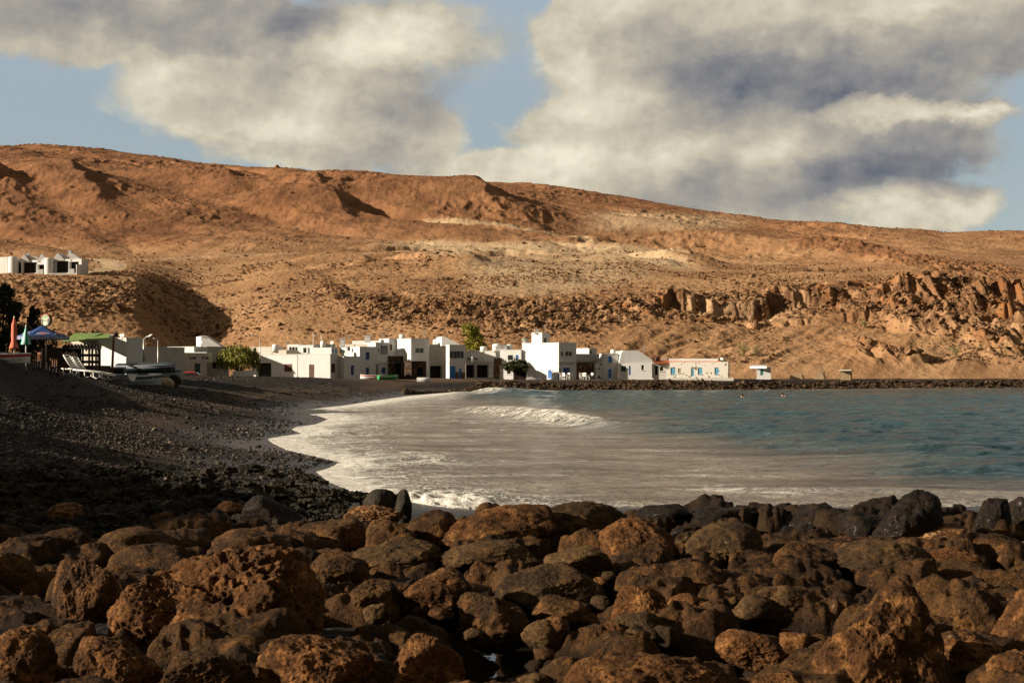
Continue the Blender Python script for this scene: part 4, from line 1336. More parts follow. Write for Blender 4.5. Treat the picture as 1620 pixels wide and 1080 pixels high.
def block(root, name, pl, pc, pr, top, base, D, yaw, mat, llen=None, rlen=None, ops=(), cap=True, sink=0.8, capmat=None, below=None):
    """a box-shaped volume of a house: its near corner stands at photo column pc; ops are openings (side, px0, px1, py0, py1, kind, material, [frame material])"""
    th = math.radians(yaw)
    c = P3(pc, base, D)
    zt = H - D * (top - HZ) / F
    zb = c.z - sink if below is None else below
    dr = (math.cos(th), math.sin(th)); dl = (-math.sin(th), math.cos(th))
    rl = rlen or ray_line(pr, c, dr)
    ll = llen or ray_line(pl, c, dl)
    Rf = Face(c, dr, (math.sin(th), -math.cos(th)), rl, zb, zt)
    Lf = Face(c, dl, (-math.cos(th), -math.sin(th)), ll, zb, zt)
    org = Vector(root.location)
    inv = Matrix.Rotation(-root.rotation_euler.z, 3, 'Z')
    assert abs(root.rotation_euler.z) < 1e-9
    todo = []
    for o in ops:
        f = Rf if o[0] == 'R' else Lf
        t0, za = f.sz(o[1], o[4]); t1, _ = f.sz(o[2], o[4]); _, zz = f.sz((o[1] + o[2]) / 2, o[3]); _, za = f.sz((o[1] + o[2]) / 2, o[4])
        a, b = sorted((t0, t1))
        a = max(a, 0.06); b = min(b, f.len - 0.06)
        if o[5] in ('door', 'hole'): za = max(za, zb + 0.3)
        if o[5] in ('window', 'shutter'):
            ww, hh2 = (b - a) * 0.09, (zz - za) * 0.07
            a -= ww; b += ww; za -= hh2; zz += hh2
            a = max(a, 0.06); b = min(b, f.len - 0.06)
        dep = 0.6 if o[5] == 'hole' else 0.16
        f.op.append((a, b, za, min(zz, zt - 0.15), dep))
        todo.append((f, a, b, za, min(zz, zt - 0.15), o))
    mb = MB()
    Rf.wall(mb, org); Lf.wall(mb, org)
    p00 = Vector((c.x, c.y, 0)); p10 = p00 + Vector((dr[0], dr[1], 0)) * rl; p01 = p00 + Vector((dl[0], dl[1], 0)) * ll; p11 = p10 + p01 - p00
    def q(p, z): return Vector((p.x, p.y, z)) - org
    mb.poly([q(p10, zb), q(p11, zb), q(p11, zt), q(p10, zt)])
    mb.poly([q(p11, zb), q(p01, zb), q(p01, zt), q(p11, zt)])
    if not cap:
        mb.poly([q(p00, zt), q(p10, zt), q(p11, zt), q(p01, zt)])
    w = mb.build(name, M[mat], root)
    if cap:
        # flat roof inside a low parapet with a slightly proud coping
        rb = MB()
        e = 0.04
        ax, ay = Vector((dr[0], dr[1], 0)), Vector((dl[0], dl[1], 0))
        o0 = q(p00, zt) - ax * e - ay * e
        L1, L2, tk, hh = rl + 2 * e, ll + 2 * e, 0.24, 0.09
        up = Vector((0, 0, hh))
        rb.frame_box(o0, ax * L1, ay * tk, up)
        rb.frame_box(o0 + ay * (L2 - tk), ax * L1, ay * tk, up)
        rb.frame_box(o0 + ay * tk, ax * tk, ay * (L2 - 2 * tk), up)
        rb.frame_box(o0 + ay * tk + ax * (L1 - tk), ax * tk, ay * (L2 - 2 * tk), up)
        cp = rb.build('parapet', M[capmat or mat], root)
        sb = MB()
        sb.frame_box(q(p00, zt - 0.32) + ax * 0.02 + ay * 0.02, ax * (rl - 0.04), ay * (ll - 0.04), Vector((0, 0, 0.12)))
        sb.build('roof', M['grey_wall'], root)
    for f, a, b, za, zz, o in todo:
        opening(root, org, f, a, b, za, zz, o)
    return Rf, Lf


def opening(root, org, f, a, b, za, zz, o):
    kind, mk = o[5], o[6]
    fr = o[7] if len(o) > 7 else 'frame_white'
    d3 = Vector((f.d[0], f.d[1], 0)); n3 = Vector((f.n[0], f.n[1], 0)); up = Vector((0, 0, 1))
    W, Hh = b - a, zz - za
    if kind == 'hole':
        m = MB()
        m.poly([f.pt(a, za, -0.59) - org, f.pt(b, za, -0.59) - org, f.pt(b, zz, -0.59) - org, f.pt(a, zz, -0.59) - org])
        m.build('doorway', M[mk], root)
        return
    fw = 0.045
    m = MB()
    o0 = f.pt(a, za, -0.12) - org
    for q, u, v in (((0, 0), d3 * fw, up * Hh), ((W - fw, 0), d3 * fw, up * Hh), ((fw, 0), d3 * (W - 2 * fw), up * fw), ((fw, Hh - fw), d3 * (W - 2 * fw), up * fw)):
        m.frame_box(o0 + d3 * q[0] + up * q[1], u, n3 * 0.06, v)
    if kind == 'window' and W > 1.0:
        k = 3 if W > 1.9 else 2
        for i in range(1, k):
            m.frame_box(o0 + d3 * (W * i / k - 0.025) + up * fw, d3 * 0.05, n3 * 0.05, up * (Hh - 2 * fw))
    if kind in ('window', 'shutter'):
        w = m.build('window', M[fr if kind == 'window' else mk], root)
        p = MB(); p.frame_box(o0 + d3 * fw + up * fw + n3 * 0.012, d3 * (W - 2 * fw), n3 * 0.02, up * (Hh - 2 * fw))
        if kind == 'shutter':
            for i in range(int(Hh / 0.14)):
                p.frame_box(o0 + d3 * (fw + .03) + up * (fw + 0.03 + i * 0.14) + n3 * 0.032, d3 * (W - 2 * fw - .06), n3 * 0.02, up * 0.09)
            p.build('shutter', M[mk], w)
        else:
            p.build('pane', M[mk], w)
        s = MB(); s.frame_box(f.pt(a - 0.06, za - 0.07, -0.02) - org, d3 * (W + 0.12), n3 * 0.09, up * 0.07)
        s.build('sill', M['white'], w)
    else:
        p = MB(); p.frame_box(o0 + d3 * fw + n3 * 0.012, d3 * (W - 2 * fw), n3 * 0.03, up * (Hh - fw))
        nb = max(3, int(W / 0.16))
        for i in range(nb):
            p.frame_box(o0 + d3 * (fw + (W - 2 * fw) * (i + 0.1) / nb) + up * 0.05 + n3 * 0.042, d3 * ((W - 2 * fw) * 0.8 / nb), n3 * 0.012, up * (Hh - fw - 0.1))
        dr = p.build('door', M[mk], root)
        m.build('door_frame', M[mk], dr)
        kb = MB(); kb.frame_box(o0 + d3 * (W - fw - 0.16) + up * (Hh * 0.46) + n3 * 0.055, d3 * 0.05, n3 * 0.06, up * 0.12)
        kb.build('handle', M['metal'], dr)


def house(name, label, px, py, D, cat='house', group='whitewashed village houses'):
    return empty(name, P3(px, py, D), label, cat, group)


def slope_roof(root, name, quad, mat, thick=0.12):
    """a thick pitched slab through four (px, py, D) corners"""
    m = MB(); org = Vector(root.location)
    pts = [P3(*q) - org for q in quad]
    n = (pts[1] - pts[0]).cross(pts[2] - pts[1]).normalized()
    if n.z > 0: n = -n
    m.prism(pts, n * thick)
    return m.build(name, M[mat], root)


def wedge(root, name, poly, D0, depth, mat, yaw=0.0):
    """extrude an outline given in (px, py) on a vertical plane at distance D0 back by depth"""
    m = MB(); org = Vector(root.location)
    pts = [P3(a, b, D0) - org for a, b in poly]
    th = math.radians(yaw)
    m.prism(pts, Vector((-math.sin(th) * depth, math.cos(th) * depth, 0)))
    return m.build(name, M[mat], root)


def chimney(root, px0, px1, top, bot, D, mat='white'):
    m = MB(); org = Vector(root.location)
    a, b = P3(px0, bot, D), P3(px1, top, D)
    w = b.x - a.x
    m.box((Vector(((a.x + b.x) / 2, D + w / 2, (a.z + b.z) / 2)) - org), (w, w, b.z - a.z))
    m.box((Vector(((a.x + b.x) / 2, D + w / 2, b.z + 0.06)) - org), (w + 0.14, w + 0.14, 0.12))
    return m.build('chimney', M[mat], root)


def wall_patch(root, name, pl, pr, top, bot, D, mat, dep=0.3, yaw=0.0):
    """a low wall or slab in front of a house"""
    m = MB(); org = Vector(root.location)
    th = math.radians(yaw); d = (math.cos(th), math.sin(th))
    c = P3(pl, bot, D); L = ray_line(pr, c, d); zt = H - D * (top - HZ) / F
    m.frame_box(c - org, Vector((d[0], d[1], 0)) * L, Vector((-d[1], d[0], 0)) * dep, (0, 0, zt - c.z))
    return m.build(name, M[mat], root)


# --- beach bar building on the left with green awnings
h = house('beach_bar', 'white beach bar building under sloping green awnings behind the thatched terrace', 200, 585, 105, 'bar', None)
block(h, 'wall', 113, 200, 229, 536, 585, 105, 52, 'white', ops=[('L', 132, 150, 545, 566, 'hole', 'dark')])
wall_patch(h, 'annex_wall', 114, 154, 538, 580, 104.0, 'cream', 0.25, -30)
slope_roof(h, 'awning', [(97, 541, 98), (140, 536, 100), (162, 526.5, 108), (118, 527, 108)], 'roof_green', 0.06)
slope_roof(h, 'awning', [(134, 536, 99), (172, 534.5, 101), (174, 528, 108), (152, 528.5, 108)], 'roof_green', 0.06)
wall_patch(h, 'roof_tank_wall', 172, 181, 529, 536.5, 106, 'white', 1.0)


def dish(px, py, D, r, label, face=-0.7, stand=0.6):
    c = P3(px, py, D)
    t = empty('satellite_dish', (c.x, c.y, c.z - stand), label, 'satellite dish', 'satellite dishes on the roofs')
    m = MB()
    ax = Vector((math.sin(face), -math.cos(face), 0.35)).normalized()
    u = ax.cross(Vector((0, 0, 1))).normalized(); v = u.cross(ax)
    N = 18
    rings = [(0.0, -0.16), (0.4, -0.13), (0.75, -0.07), (1.0, 0.0)]
    b0 = 0
    for rr_, dz in rings:
        for k in range(N):
            a = 2 * math.pi * k / N
            m.v.append(tuple(Vector((0, 0, stand)) + (u * math.cos(a) + v * math.sin(a)) * rr_ * r + ax * dz * r * 2))
    for i in range(3):
        for k in range(N):
            m.f.append((i * N + k, i * N + (k + 1) % N, (i + 1) * N + (k + 1) % N, (i + 1) * N + k))
    o = m.build('reflector', M['dish'], t, True)
    md = o.modifiers.new('thick', 'SOLIDIFY'); md.thickness = 0.03
    m = MB(); m.tube([(0, 0, -0.3), (0, 0, stand - 0.05), Vector((0, 0, stand)) - ax * 0.28 * r], 0.035); m.build('mast', M['metal'], t)
    m = MB(); m.tube([Vector((0, 0, stand)) - v * r * 0.9, Vector((0, 0, stand)) + ax * r * 0.9], 0.02)
    m.tube([Vector((0, 0, stand)) + ax * r * 0.85, Vector((0, 0, stand)) + ax * r * 1.1], 0.06); m.build('feed_arm', M['metal'], t)
    return t


dish(193.5, 531.5, 104.5, 0.20, 'white satellite dish on the roof of the beach bar', -0.5, 0.3)

# --- long low wall building behind the street lamp
h = house('storage_building', 'long low shaded building with a white roof edge right of the beach bar', 229, 592, 150)
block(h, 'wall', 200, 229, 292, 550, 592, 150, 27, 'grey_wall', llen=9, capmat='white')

h = house('flat_house', 'beige single storey house with two dark green openings left of the weeping tree', 253, 596, 176)
block(h, 'wall', 240, 253, 327, 557.5, 597, 176, 28, 'cream', llen=10, cap=False, ops=[('R', 283, 291.5, 576, 594, 'door', 'green'), ('R', 308.5, 316, 576, 592, 'shutter', 'green')])
block(h, 'parapet_wall', 290, 327, 331, 557, 563, 181, 66, 'white', rlen=1.2, cap=False)
block(h, 'roof_room', 288, 307, 309, 549, 562, 183, 66, 'white', rlen=3)
for px in (300.5, 321):
    m = MB(); c = P3(px, 566, 174.5) - Vector(h.location); m.box(c + Vector((0, 1.2, 0)), (0.55, 1.6, 0.28))
    m.build('spout', M['wood'], h)

h = house('back_house', 'low white house with a grey parapet behind the beige house', 307, 590, 192)
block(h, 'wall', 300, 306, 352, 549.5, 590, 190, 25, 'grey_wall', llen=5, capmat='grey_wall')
block(h, 'upper_wall', 265, 288, 291, 549.3, 560, 188, 66, 'white', rlen=2)

h = house('lean_to_house', 'white house with a single sloping roof edge behind the weeping tree', 318, 590, 200)
wedge(h, 'wall', [(318, 560), (318, 531.5), (325, 532), (351, 549), (351, 560)], 199, 5, 'white', 20)
slope_roof(h, 'roof', [(317.5, 531, 198.8), (325.2, 531.5, 198.8), (331, 531.5, 204.5), (323.5, 531, 204.5)], 'white', 0.1)
slope_roof(h, 'roof_slope', [(325.2, 531.6, 198.8), (351.5, 548.8, 198.8), (357, 548.8, 204.5), (331, 531.6, 204.5)], 'white_old', 0.1)
dish(318, 542, 197.6, 0.26, 'white satellite dish on the wall of the house with the sloping roof', -0.7, 0.4)

h = house('corner_house', 'grey shaded house with one dark window touching the weeping tree', 327, 598, 186)
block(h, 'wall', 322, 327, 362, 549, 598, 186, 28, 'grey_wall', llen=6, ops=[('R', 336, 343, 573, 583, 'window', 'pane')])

# --- house with the dark garage
h = house('garage_house', 'white house with a dark garage doorway right of the weeping tree', 470, 599, 201)
block(h, 'wall', 398, 470, 478, 561, 599, 201, 64, 'white_old', rlen=9, ops=[('L', 405, 429, 574, 598.5, 'hole', 'dark'), ('L', 450.5, 461.5, 576.5, 587, 'shutter', 'brown')])
block(h, 'stepped_parapet', 431, 453, 454, 553.5, 562, 203, 64, 'cream', rlen=3, cap=False)
block(h, 'rear_wall', 396, 430, 436, 549, 562, 208, 64, 'grey_wall', rlen=3)

h = house('brown_door_house', 'white two level house with a tall brown wooden door', 522, 599, 197)
block(h, 'wall', 471.5, 522.5, 536, 560.5, 599, 197, 66, 'white', ops=[('L', 489, 497.3, 576.5, 598.5, 'door', 'brown'), ('R', 524.5, 530, 576, 588, 'shutter', 'brown')])
block(h, 'upper_storey', 454, 472.5, 476, 545.5, 562, 206, 64, 'white', rlen=6, ops=[('L', 457.5, 461, 548, 557, 'window', 'pane'), ('L', 462, 466, 548, 557, 'window', 'pane'), ('L', 467, 470.5, 548, 557, 'window', 'pane')])
block(h, 'terrace_room', 473, 497, 500, 546.5, 562, 204, 66, 'white', rlen=5, ops=[('L', 480, 484.5, 549.5, 558, 'window', 'pane'), ('L', 486.5, 490, 549.5, 559.5, 'hole', 'dark')])
block(h, 'terrace_parapet', 497, 524.2, 534.8, 549.5, 561, 198.5, 66, 'white', cap=False, ops=[('R', 525, 528, 551.5, 558.5, 'window', 'pale_blue'), ('R', 530, 533, 552, 562, 'window', 'pale_blue')])
slope_roof(h, 'shade_roof', [(500, 548.5, 205), (530, 548.5, 205), (530, 544.5, 212), (500, 544.5, 212)], 'green', 0.08)
for px, t in ((508.5, 530), (495.5, 527.5)):
    m = MB(); m.tube([P3(px, 549, 204) - Vector(h.location), P3(px, t, 204) - Vector(h.location)], 0.05, 6)
    if px < 500: m.tube([P3(495.5, 533, 204) - Vector(h.location), P3(506, 527.5, 204) - Vector(h.location)], 0.05, 6)
    m.build('antenna', M['metal'], h)
dish(525, 542, 203, 0.28, 'round white satellite dish above the house with the brown door', -0.45, 0.7)

# --- pair of tall grey shaded houses with blue openings
h = house('blue_window_house', 'two storey white house with small navy windows and a chimney, shaded on the front', 569, 599, 202)
block(h, 'wall', 540, 569, 594.5, 549, 598, 202, 36, 'white', ops=[('R', 579, 584, 557.5, 568, 'window', 'navy', 'navy'), ('R', 579, 584, 581.5, 596, 'door', 'navy')])
block(h, 'front_wing', 534.5, 544, 569.5, 564.5, 598.5, 198, 36, 'white', ops=[('R', 555, 559.8, 577.5, 593, 'door', 'navy')])
block(h, 'roof_parapet', 537, 592, 593.8, 544, 550, 206, 68, 'cream', rlen=1, cap=False)
chimney(h, 538, 545, 536, 550, 204)

h = house('tall_house', 'tall shaded white house with one wide grey window and an arched door', 594, 599, 204)
block(h, 'wall', 575, 594.3, 615.8, 542.5, 598, 204.5, 36, 'white_old', ops=[('R', 603, 612.5, 547.5, 560, 'window', 'pane', 'frame_grey'), ('R', 598, 600.5, 552, 556, 'window', 'pane'), ('R', 604, 609.5, 581.5, 589.5, 'window', 'navy', 'navy'), ('R', 594.9, 598, 578, 591, 'shutter', 'frame_grey')])
block(h, 'roof_parapet', 557, 613.5, 616.5, 538.5, 544, 211, 70, 'white', rlen=1, cap=False)
chimney(h, 577, 585.5, 531.5, 542, 209)
wall_patch(h, 'string_course', 594.5, 615.5, 573.6, 574.6, 204.1, 'grey_wall', 0.12, 36)

h = house('porch_house', 'white upper storey with a barred window over a black stone porch', 615, 600, 207)
block(h, 'wall', 600, 615.5, 650.5, 536, 599, 208, 31, 'white', ops=[('R', 616.8, 620, 545, 553, 'shutter', 'brown'), ('R', 629.5, 643, 545.5, 553.5, 'window', 'pane')])
block(h, 'porch', 612, 615.8, 651, 564, 600, 205.5, 31, 'stone_dark', llen=3, ops=[('R', 625, 648, 573, 592, 'hole', 'dark')], capmat='stone_dark')

h = house('plain_house', 'plain white house with one dark double window above a dark shed', 650, 600, 205)
block(h, 'wall', 648, 650.3, 679, 536, 600, 204.5, 31, 'white', llen=7, ops=[('R', 658, 669.5, 550.5, 558, 'window', 'pane')])
block(h, 'shed', 648, 651, 674.5, 572, 600, 201.5, 31, 'stone_dark', llen=3, ops=[('R', 660, 669, 581, 594, 'hole', 'dark')], capmat='stone_dark')

h = house('recessed_house', 'recessed pale house with a dark open ground floor between two white fronts', 679, 599, 210)
block(h, 'wall', 677, 679.3, 707, 545.5, 599, 212, 29, 'cream', llen=6, ops=[('R', 680.5, 699, 578.5, 598, 'hole', 'dark')], capmat='white')

h = house('blue_door_house', 'narrow two storey house with bright blue doors and a pair of black windows', 711, 600, 201)
block(h, 'wall', 705.5, 711, 736.3, 546, 599.5, 201, 29, 'white', ops=[('R', 712, 722.2, 555.8, 566.3, 'window', 'pane'), ('R', 723.6, 733.2, 555.8, 566.3, 'window', 'pane'), ('R', 709.8 + 2, 720.6, 579, 598.3, 'door', 'blue'), ('R', 726.3, 730, 582.5, 599, 'door', 'blue')])
for a_, b_, dd in ((721.0, 725.9, 204.0), (730.4, 736.0, 206.6)):
    k_ = math.radians(29); c_ = P3(711, 600, 201); s_ = ray_line(a_, c_, (math.cos(k_), math.sin(k_)))
    wall_patch(h, 'stone_base', a_, b_, 588.2, 599.8, c_.y + s_ * math.sin(k_) - 0.12, 'stone_brown', 0.1, 29)
wedge(h, 'roof_gable', [(699, 547), (699, 532.5), (704, 532.5), (728, 544.5), (728, 547)], 205, 4, 'white', 15)

h = house('low_front_house', 'low white house front over a row of dark open doorways', 790, 599, 206)
block(h, 'wall', 736, 784, 786, 555.5, 599, 208, 72, 'white_old', rlen=4, ops=[('L', 738.5, 744, 566, 569.5, 'window', 'pane'), ('L', 750, 755, 566, 569.5, 'window', 'pane')])
block(h, 'shade_front', 730, 736.5, 783, 573.5, 599.5, 203.5, 22, 'grey_wall', llen=3.0, ops=[('R', 738, 751, 577, 597, 'hole', 'dark'), ('R', 754.5, 773, 576, 597, 'hole', 'dark'), ('R', 774, 780.5, 583, 595, 'window', 'frame_white')])
wall_patch(h, 'stone_pier', 783.3, 794, 566, 598, 203.0, 'stone_brown', 1.2, 10)

h = house('climber_house', 'small white house partly hidden by a dark climber pergola', 826, 600, 203)
block(h, 'wall', 791, 824, 828, 553.8, 599, 206, 72, 'white', rlen=4, ops=[('L', 804, 811.3, 562, 569.5, 'window', 'pane'), ('L', 816.3, 820, 562, 571, 'shutter', 'blue')])
block(h, 'front_wall', 790.5, 826, 830, 578.5, 599.5, 202, 74, 'white', rlen=2, cap=False, ops=[('L', 802.5, 808, 583, 591, 'window', 'pane')])
for a_, b_, tp in ((784, 794, 549), (795, 802, 547)):
    chimney(h, a_, b_, tp, 555, 207)

# --- the big white house with roof tower
h = house('tower_house', 'largest white house with a roof tower and a navy window beside a stone terrace', 884, 600, 201)
block(h, 'wall', 826, 884, 912, 542.5, 600, 201, 42, 'white', ops=[('L', 867, 872.3, 585.5, 598.5, 'door', 'blue'), ('R', 888, 891, 556, 563, 'window', 'pane'), ('R', 895.3, 904.5, 556, 563, 'window', 'pane'), ('R', 891.5, 900.5, 582, 590.3, 'window', 'navy', 'navy'), ('R', 884.9, 887, 582, 598, 'door', 'brown')])
block(h, 'roof_tower', 841, 857.5, 869.5, 527, 545, 205.5, 40, 'white', ops=[('R', 861, 864.5, 534.5, 542, 'window', 'pane')])
chimney(h, 845.5, 852.8, 522.5, 528, 206)
wedge(h, 'corner_merlon', [(826, 543), (826, 534.5), (828.5, 534.5), (833, 543)], 210, 0.8, 'white', -40)
wall_patch(h, 'balcony_band', 884.2, 911.6, 572.4, 573.8, 200.6, 'grey_wall', 0.3, 42)
wall_patch(h, 'blue_plinth', 884.0, 886.0, 592, 600, 200.8, 'navy', 0.1, 42)
wedge(h, 'staircase', [(833, 600), (833, 572.5), (838, 572.5), (858, 598), (858, 600)], 199.5, 1.2, 'white_old', 5)

h = house('brown_wall_house', 'low house with a grey parapet over a dark brown rough wall', 912, 600, 208)
block(h, 'wall', 908, 912, 955, 560.5, 599, 209, 27, 'white_old', llen=4)
block(h, 'rear_room', 909, 932, 944, 551.5, 562, 216, 40, 'white', ops=[('R', 933.5, 937, 554.5, 559.5, 'window', 'pane')])
block(h, 'brown_wall', 902, 906, 945, 572.5, 600, 205.5, 27, 'stone_brown', llen=2, cap=False)
wall_patch(h, 'spotted_wall', 941, 954.5, 574, 600, 204.5, 'stone_spot', 0.4, 5)

h = house('narrow_house', 'narrow pale house with one blue window above a bright blue door', 954, 600, 204)
block(h, 'wall', 950, 954.3, 977.8, 560, 600, 204, 6, 'white_old', llen=6, ops=[('R', 962.8, 967.8, 563.5, 572.5, 'shutter', 'blue'), ('R', 962.5, 967, 584, 598, 'door', 'blue')])

h = house('gable_house', 'low white house with a white pitched roof and a dark green window', 978, 602, 203)
block(h, 'wall', 975, 978.2, 1031.5, 574.5, 602, 203.5, -8, 'white', llen=6, cap=False, ops=[('R', 983, 989.7, 579.5, 586.8, 'window', 'green', 'green'), ('R', 995, 997.8, 578.5, 593, 'door', 'blue'), ('R', 1015, 1018.8, 577.8, 585, 'window', 'pane')])
wedge(h, 'roof', [(979, 574.8), (983, 558), (986, 554.5), (1010, 554.5), (1032, 569), (1032, 574.8)], 203.4, 6, 'white', 5)
wall_patch(h, 'terrace_wall', 1019, 1034, 598, 601.5, 200, 'stone_white', 0.5, -5)

h = house('orange_roof_house', 'small white house under a faded orange roof', 1031, 602, 204)
block(h, 'wall', 1029, 1031.8, 1059, 573.5, 602, 203.2, -8, 'white_old', llen=6, cap=False, ops=[('R', 1036.3, 1040.3, 579, 593.3, 'hole', 'dark'), ('R', 1044.3, 1049.5, 580, 586.5, 'window', 'pane')])
slope_roof(h, 'roof', [(1034, 574, 202.4), (1066, 573.5, 202.6), (1080, 570.3, 208), (1040, 569, 208)], 'roof_orange', 0.14)
wall_patch(h, 'chimney_stack', 1038, 1044.5, 563.5, 571, 207, 'stone_dark', 0.8)
for a_ in (1046.5, 1049.5, 1053):
    wall_patch(h, 'roof_vent', a_, a_ + 2, 565, 571, 207, 'grey_wall', 0.4)

h = house('stone_house', 'long whitewashed rubble stone house with faded blue shutters', 1059, 603, 203)
block(h, 'wall', 1056, 1059.3, 1152, 572.3, 603, 202.5, -10, 'stone_white', llen=7, cap=False, ops=[
    ('R', 1061.5, 1067.8, 582, 591.5, 'shutter', 'pale_blue'), ('R', 1073, 1077.3, 583, 589.5, 'shutter', 'grey_wall'), ('R', 1093.3, 1098, 581.5, 595, 'door', 'pale_blue'),
    ('R', 1104.5, 1110.5, 582, 591.5, 'shutter', 'pale_blue'), ('R', 1131, 1136.5, 582, 591.5, 'shutter', 'pale_blue')])
block(h, 'roof_parapet', 1054, 1058, 1136, 567.2, 574, 206, -10, 'white', llen=3, cap=False)
wall_patch(h, 'roof_edge', 1060, 1140, 571, 572.4, 204.5, 'roof_orange', 0.5, -10)
wall_patch(h, 'terrace_wall', 1060, 1160.5, 597.5, 603.5, 199.5, 'stone_white', 0.8, -4)

h = house('beach_hut', 'tiny white hut with a flat roof and a teal door right of the stone house', 1190, 598, 211, 'hut', None)
block(h, 'wall', 1193, 1197, 1219.5, 580.5, 597, 211, -10, 'white', llen=3.5, cap=False, ops=[('R', 1203, 1207.5, 582.5, 593.5, 'door', 'teal')])
slope_roof(h, 'roof', [(1186, 579.5, 211.5), (1213, 579.5, 209), (1213, 577.3, 214), (1190, 577.3, 215)], 'white', 0.3)


def ruin(label, poly, D, depth, seed, yaw):
    t = empty('ruined_wall', P3(poly[0][0], poly[0][1], D), label, 'ruin', 'ruined stone walls by the far shore')
    wedge(t, 'wall', poly, D, depth, 'stone_tan', yaw)
    wedge(t, 'side_wall', [(poly[0][0] + 1, poly[0][1]), (poly[0][0] + 1, poly[1][1] + 3), (poly[0][0] + 6, poly[1][1] + 6), (poly[0][0] + 7, poly[0][1])], D + 1.2, 3.0, 'stone_tan', yaw)
    return t


ruin('broken stone wall remains nearest to the tiny white hut', [(1249, 600), (1250, 594), (1257, 593), (1261, 591), (1268, 592), (1270, 600)], 213, 1.2, 1, -25)
ruin('low ruined stone wall directly left of the flat slab ruin', [(1288, 600), (1289, 590), (1295, 587), (1301, 589), (1303, 594), (1304, 600)], 215, 1.5, 2, -25)
t = ruin('ruined stone hut that still carries a pale flat slab', [(1329, 601), (1330, 586.5), (1345, 586.5), (1346, 601)], 216, 2.2, 3, -20)
wall_patch(t, 'slab', 1327, 1347, 584.5, 586.3, 215.6, 'cream', 2.4, -20)

# --- the two apartments on the hillside terrace
def apartment(name, label, D, shift, parts):
    return empty(name, P3(shift, 435, D), label, 'house', 'hillside apartments')


h = apartment('hillside_house', 'white hillside apartment with tall chimney and dark glass doors beside the dirt track', 292, 80, None)
block(h, 'wall', 72, 80, 129, 410.5, 433, 291, -16, 'white', llen=2.5, cap=False, ops=[('R', 79.4 + 1.5, 85.5, 412.5, 416, 'window', 'pane'), ('R', 87.5, 108.5, 413, 431, 'hole', 'dark'), ('R', 110.5, 124.5, 414, 430.5, 'hole', 'dark')], below=ZFLAT - 1)
wedge(h, 'gable_roof', [(81, 412), (91, 400), (103, 412)], 290.0, 7, 'white', 0)
wedge(h, 'roof_slope', [(94, 412), (98, 405), (114, 403.5), (126, 410), (126, 412)], 290.7, 5, 'grey_wall', 0)
wedge(h, 'side_gable', [(110, 413), (112, 400.5), (115, 400.5), (127, 409), (127.5, 413)], 289.6, 0.5, 'white', 0)
chimney(h, 108, 112.2, 397, 408, 291.5)
wall_patch(h, 'terrace_wall', 109, 117, 425, 434, 289.0, 'white', 0.25)
wall_patch(h, 'end_wall', 121, 128.5, 418, 436, 288.4, 'white', 0.3, 30)
wall_patch(h, 'terrace_base', 78, 128, 432, 437, 288.8, 'white', 0.4)
wall_patch(h, 'post', 108, 110, 414, 433, 289.3, 'white', 0.25)
m = MB(); r_ = 0.9
m.lathe([(r_, -1), (r_, 3.0), (r_ * .92, 3.2), (0.01, 3.25)], 20, tuple(P3(77.5, 433, 290) - Vector(h.location))); m.build('round_corner', M['white'], h, True)

h = apartment('hillside_house', 'white hillside apartment with a rounded corner, left one beside its twin', 292, 24, None)
block(h, 'wall', 20, 26, 74, 412, 433, 291.5, -16, 'white', llen=2.5, cap=False, ops=[('R', 27.5, 33.5, 415, 431.5, 'hole', 'dark'), ('R', 35.5, 58.5, 415, 431.5, 'hole', 'dark'), ('R', 60, 72, 418.5, 426, 'hole', 'dark')], below=ZFLAT - 1)
wedge(h, 'gable_roof', [(29, 414), (38, 402), (47, 414)], 290.3, 7, 'white', 0)
wedge(h, 'roof_slope', [(40, 413), (46, 405), (58, 405), (66, 413)], 291, 5, 'grey_wall', 0)
wedge(h, 'side_gable', [(58, 414), (66, 401), (76, 414)], 289.9, 0.5, 'white', 0)
chimney(h, 42, 46.5, 402, 409, 292)
wall_patch(h, 'post', 33.5, 35.5, 412, 433, 290.0, 'white', 0.25)
wall_patch(h, 'terrace_wall', 60, 68, 426, 434, 289.5, 'white', 0.25)
wall_patch(h, 'end_wall', 57, 60.5, 418, 434, 289.8, 'white', 0.3)
m = MB(); m.lathe([(1.0, -1), (1.0, 3.2), (0.92, 3.4), (0.01, 3.45)], 20, tuple(P3(21, 433, 290.3) - Vector(h.location))); m.build('round_corner', M['white'], h, True)

h = apartment('hillside_house', 'plain pale hillside house cut by the left edge of the photo', 294, 10, None)
block(h, 'wall', -40, 12, 16, 406.5, 433, 294, 70, 'white_old', rlen=5, cap=False, below=ZFLAT - 1)
wedge(h, 'gable_roof', [(10, 409), (15, 405.5), (20, 410)], 293.5, 6, 'white', 0)

# ------------------------------------------------------------------ trees and plants
def leaf_cloud(mb, pts, size, r, droop=0.0):
    for p in pts:
        n = Vector((r.uniform(-1, 1), r.uniform(-1, 1), r.uniform(-0.4, 1))).normalized()
        u = n.orthogonal().normalized()
        u.rotate(Matrix.Rotation(r.uniform(0, 6.28), 3, n))
        if droop: u = (u * (1 - droop) + Vector((0, 0, -1)) * droop).normalized()
        v = n.cross(u).normalized()
        s = size * r.uniform(0.6, 1.3)
        p = Vector(p)
        mb.poly([p - u * s, p - v * s * 0.42, p + u * s, p + v * s * 0.42])


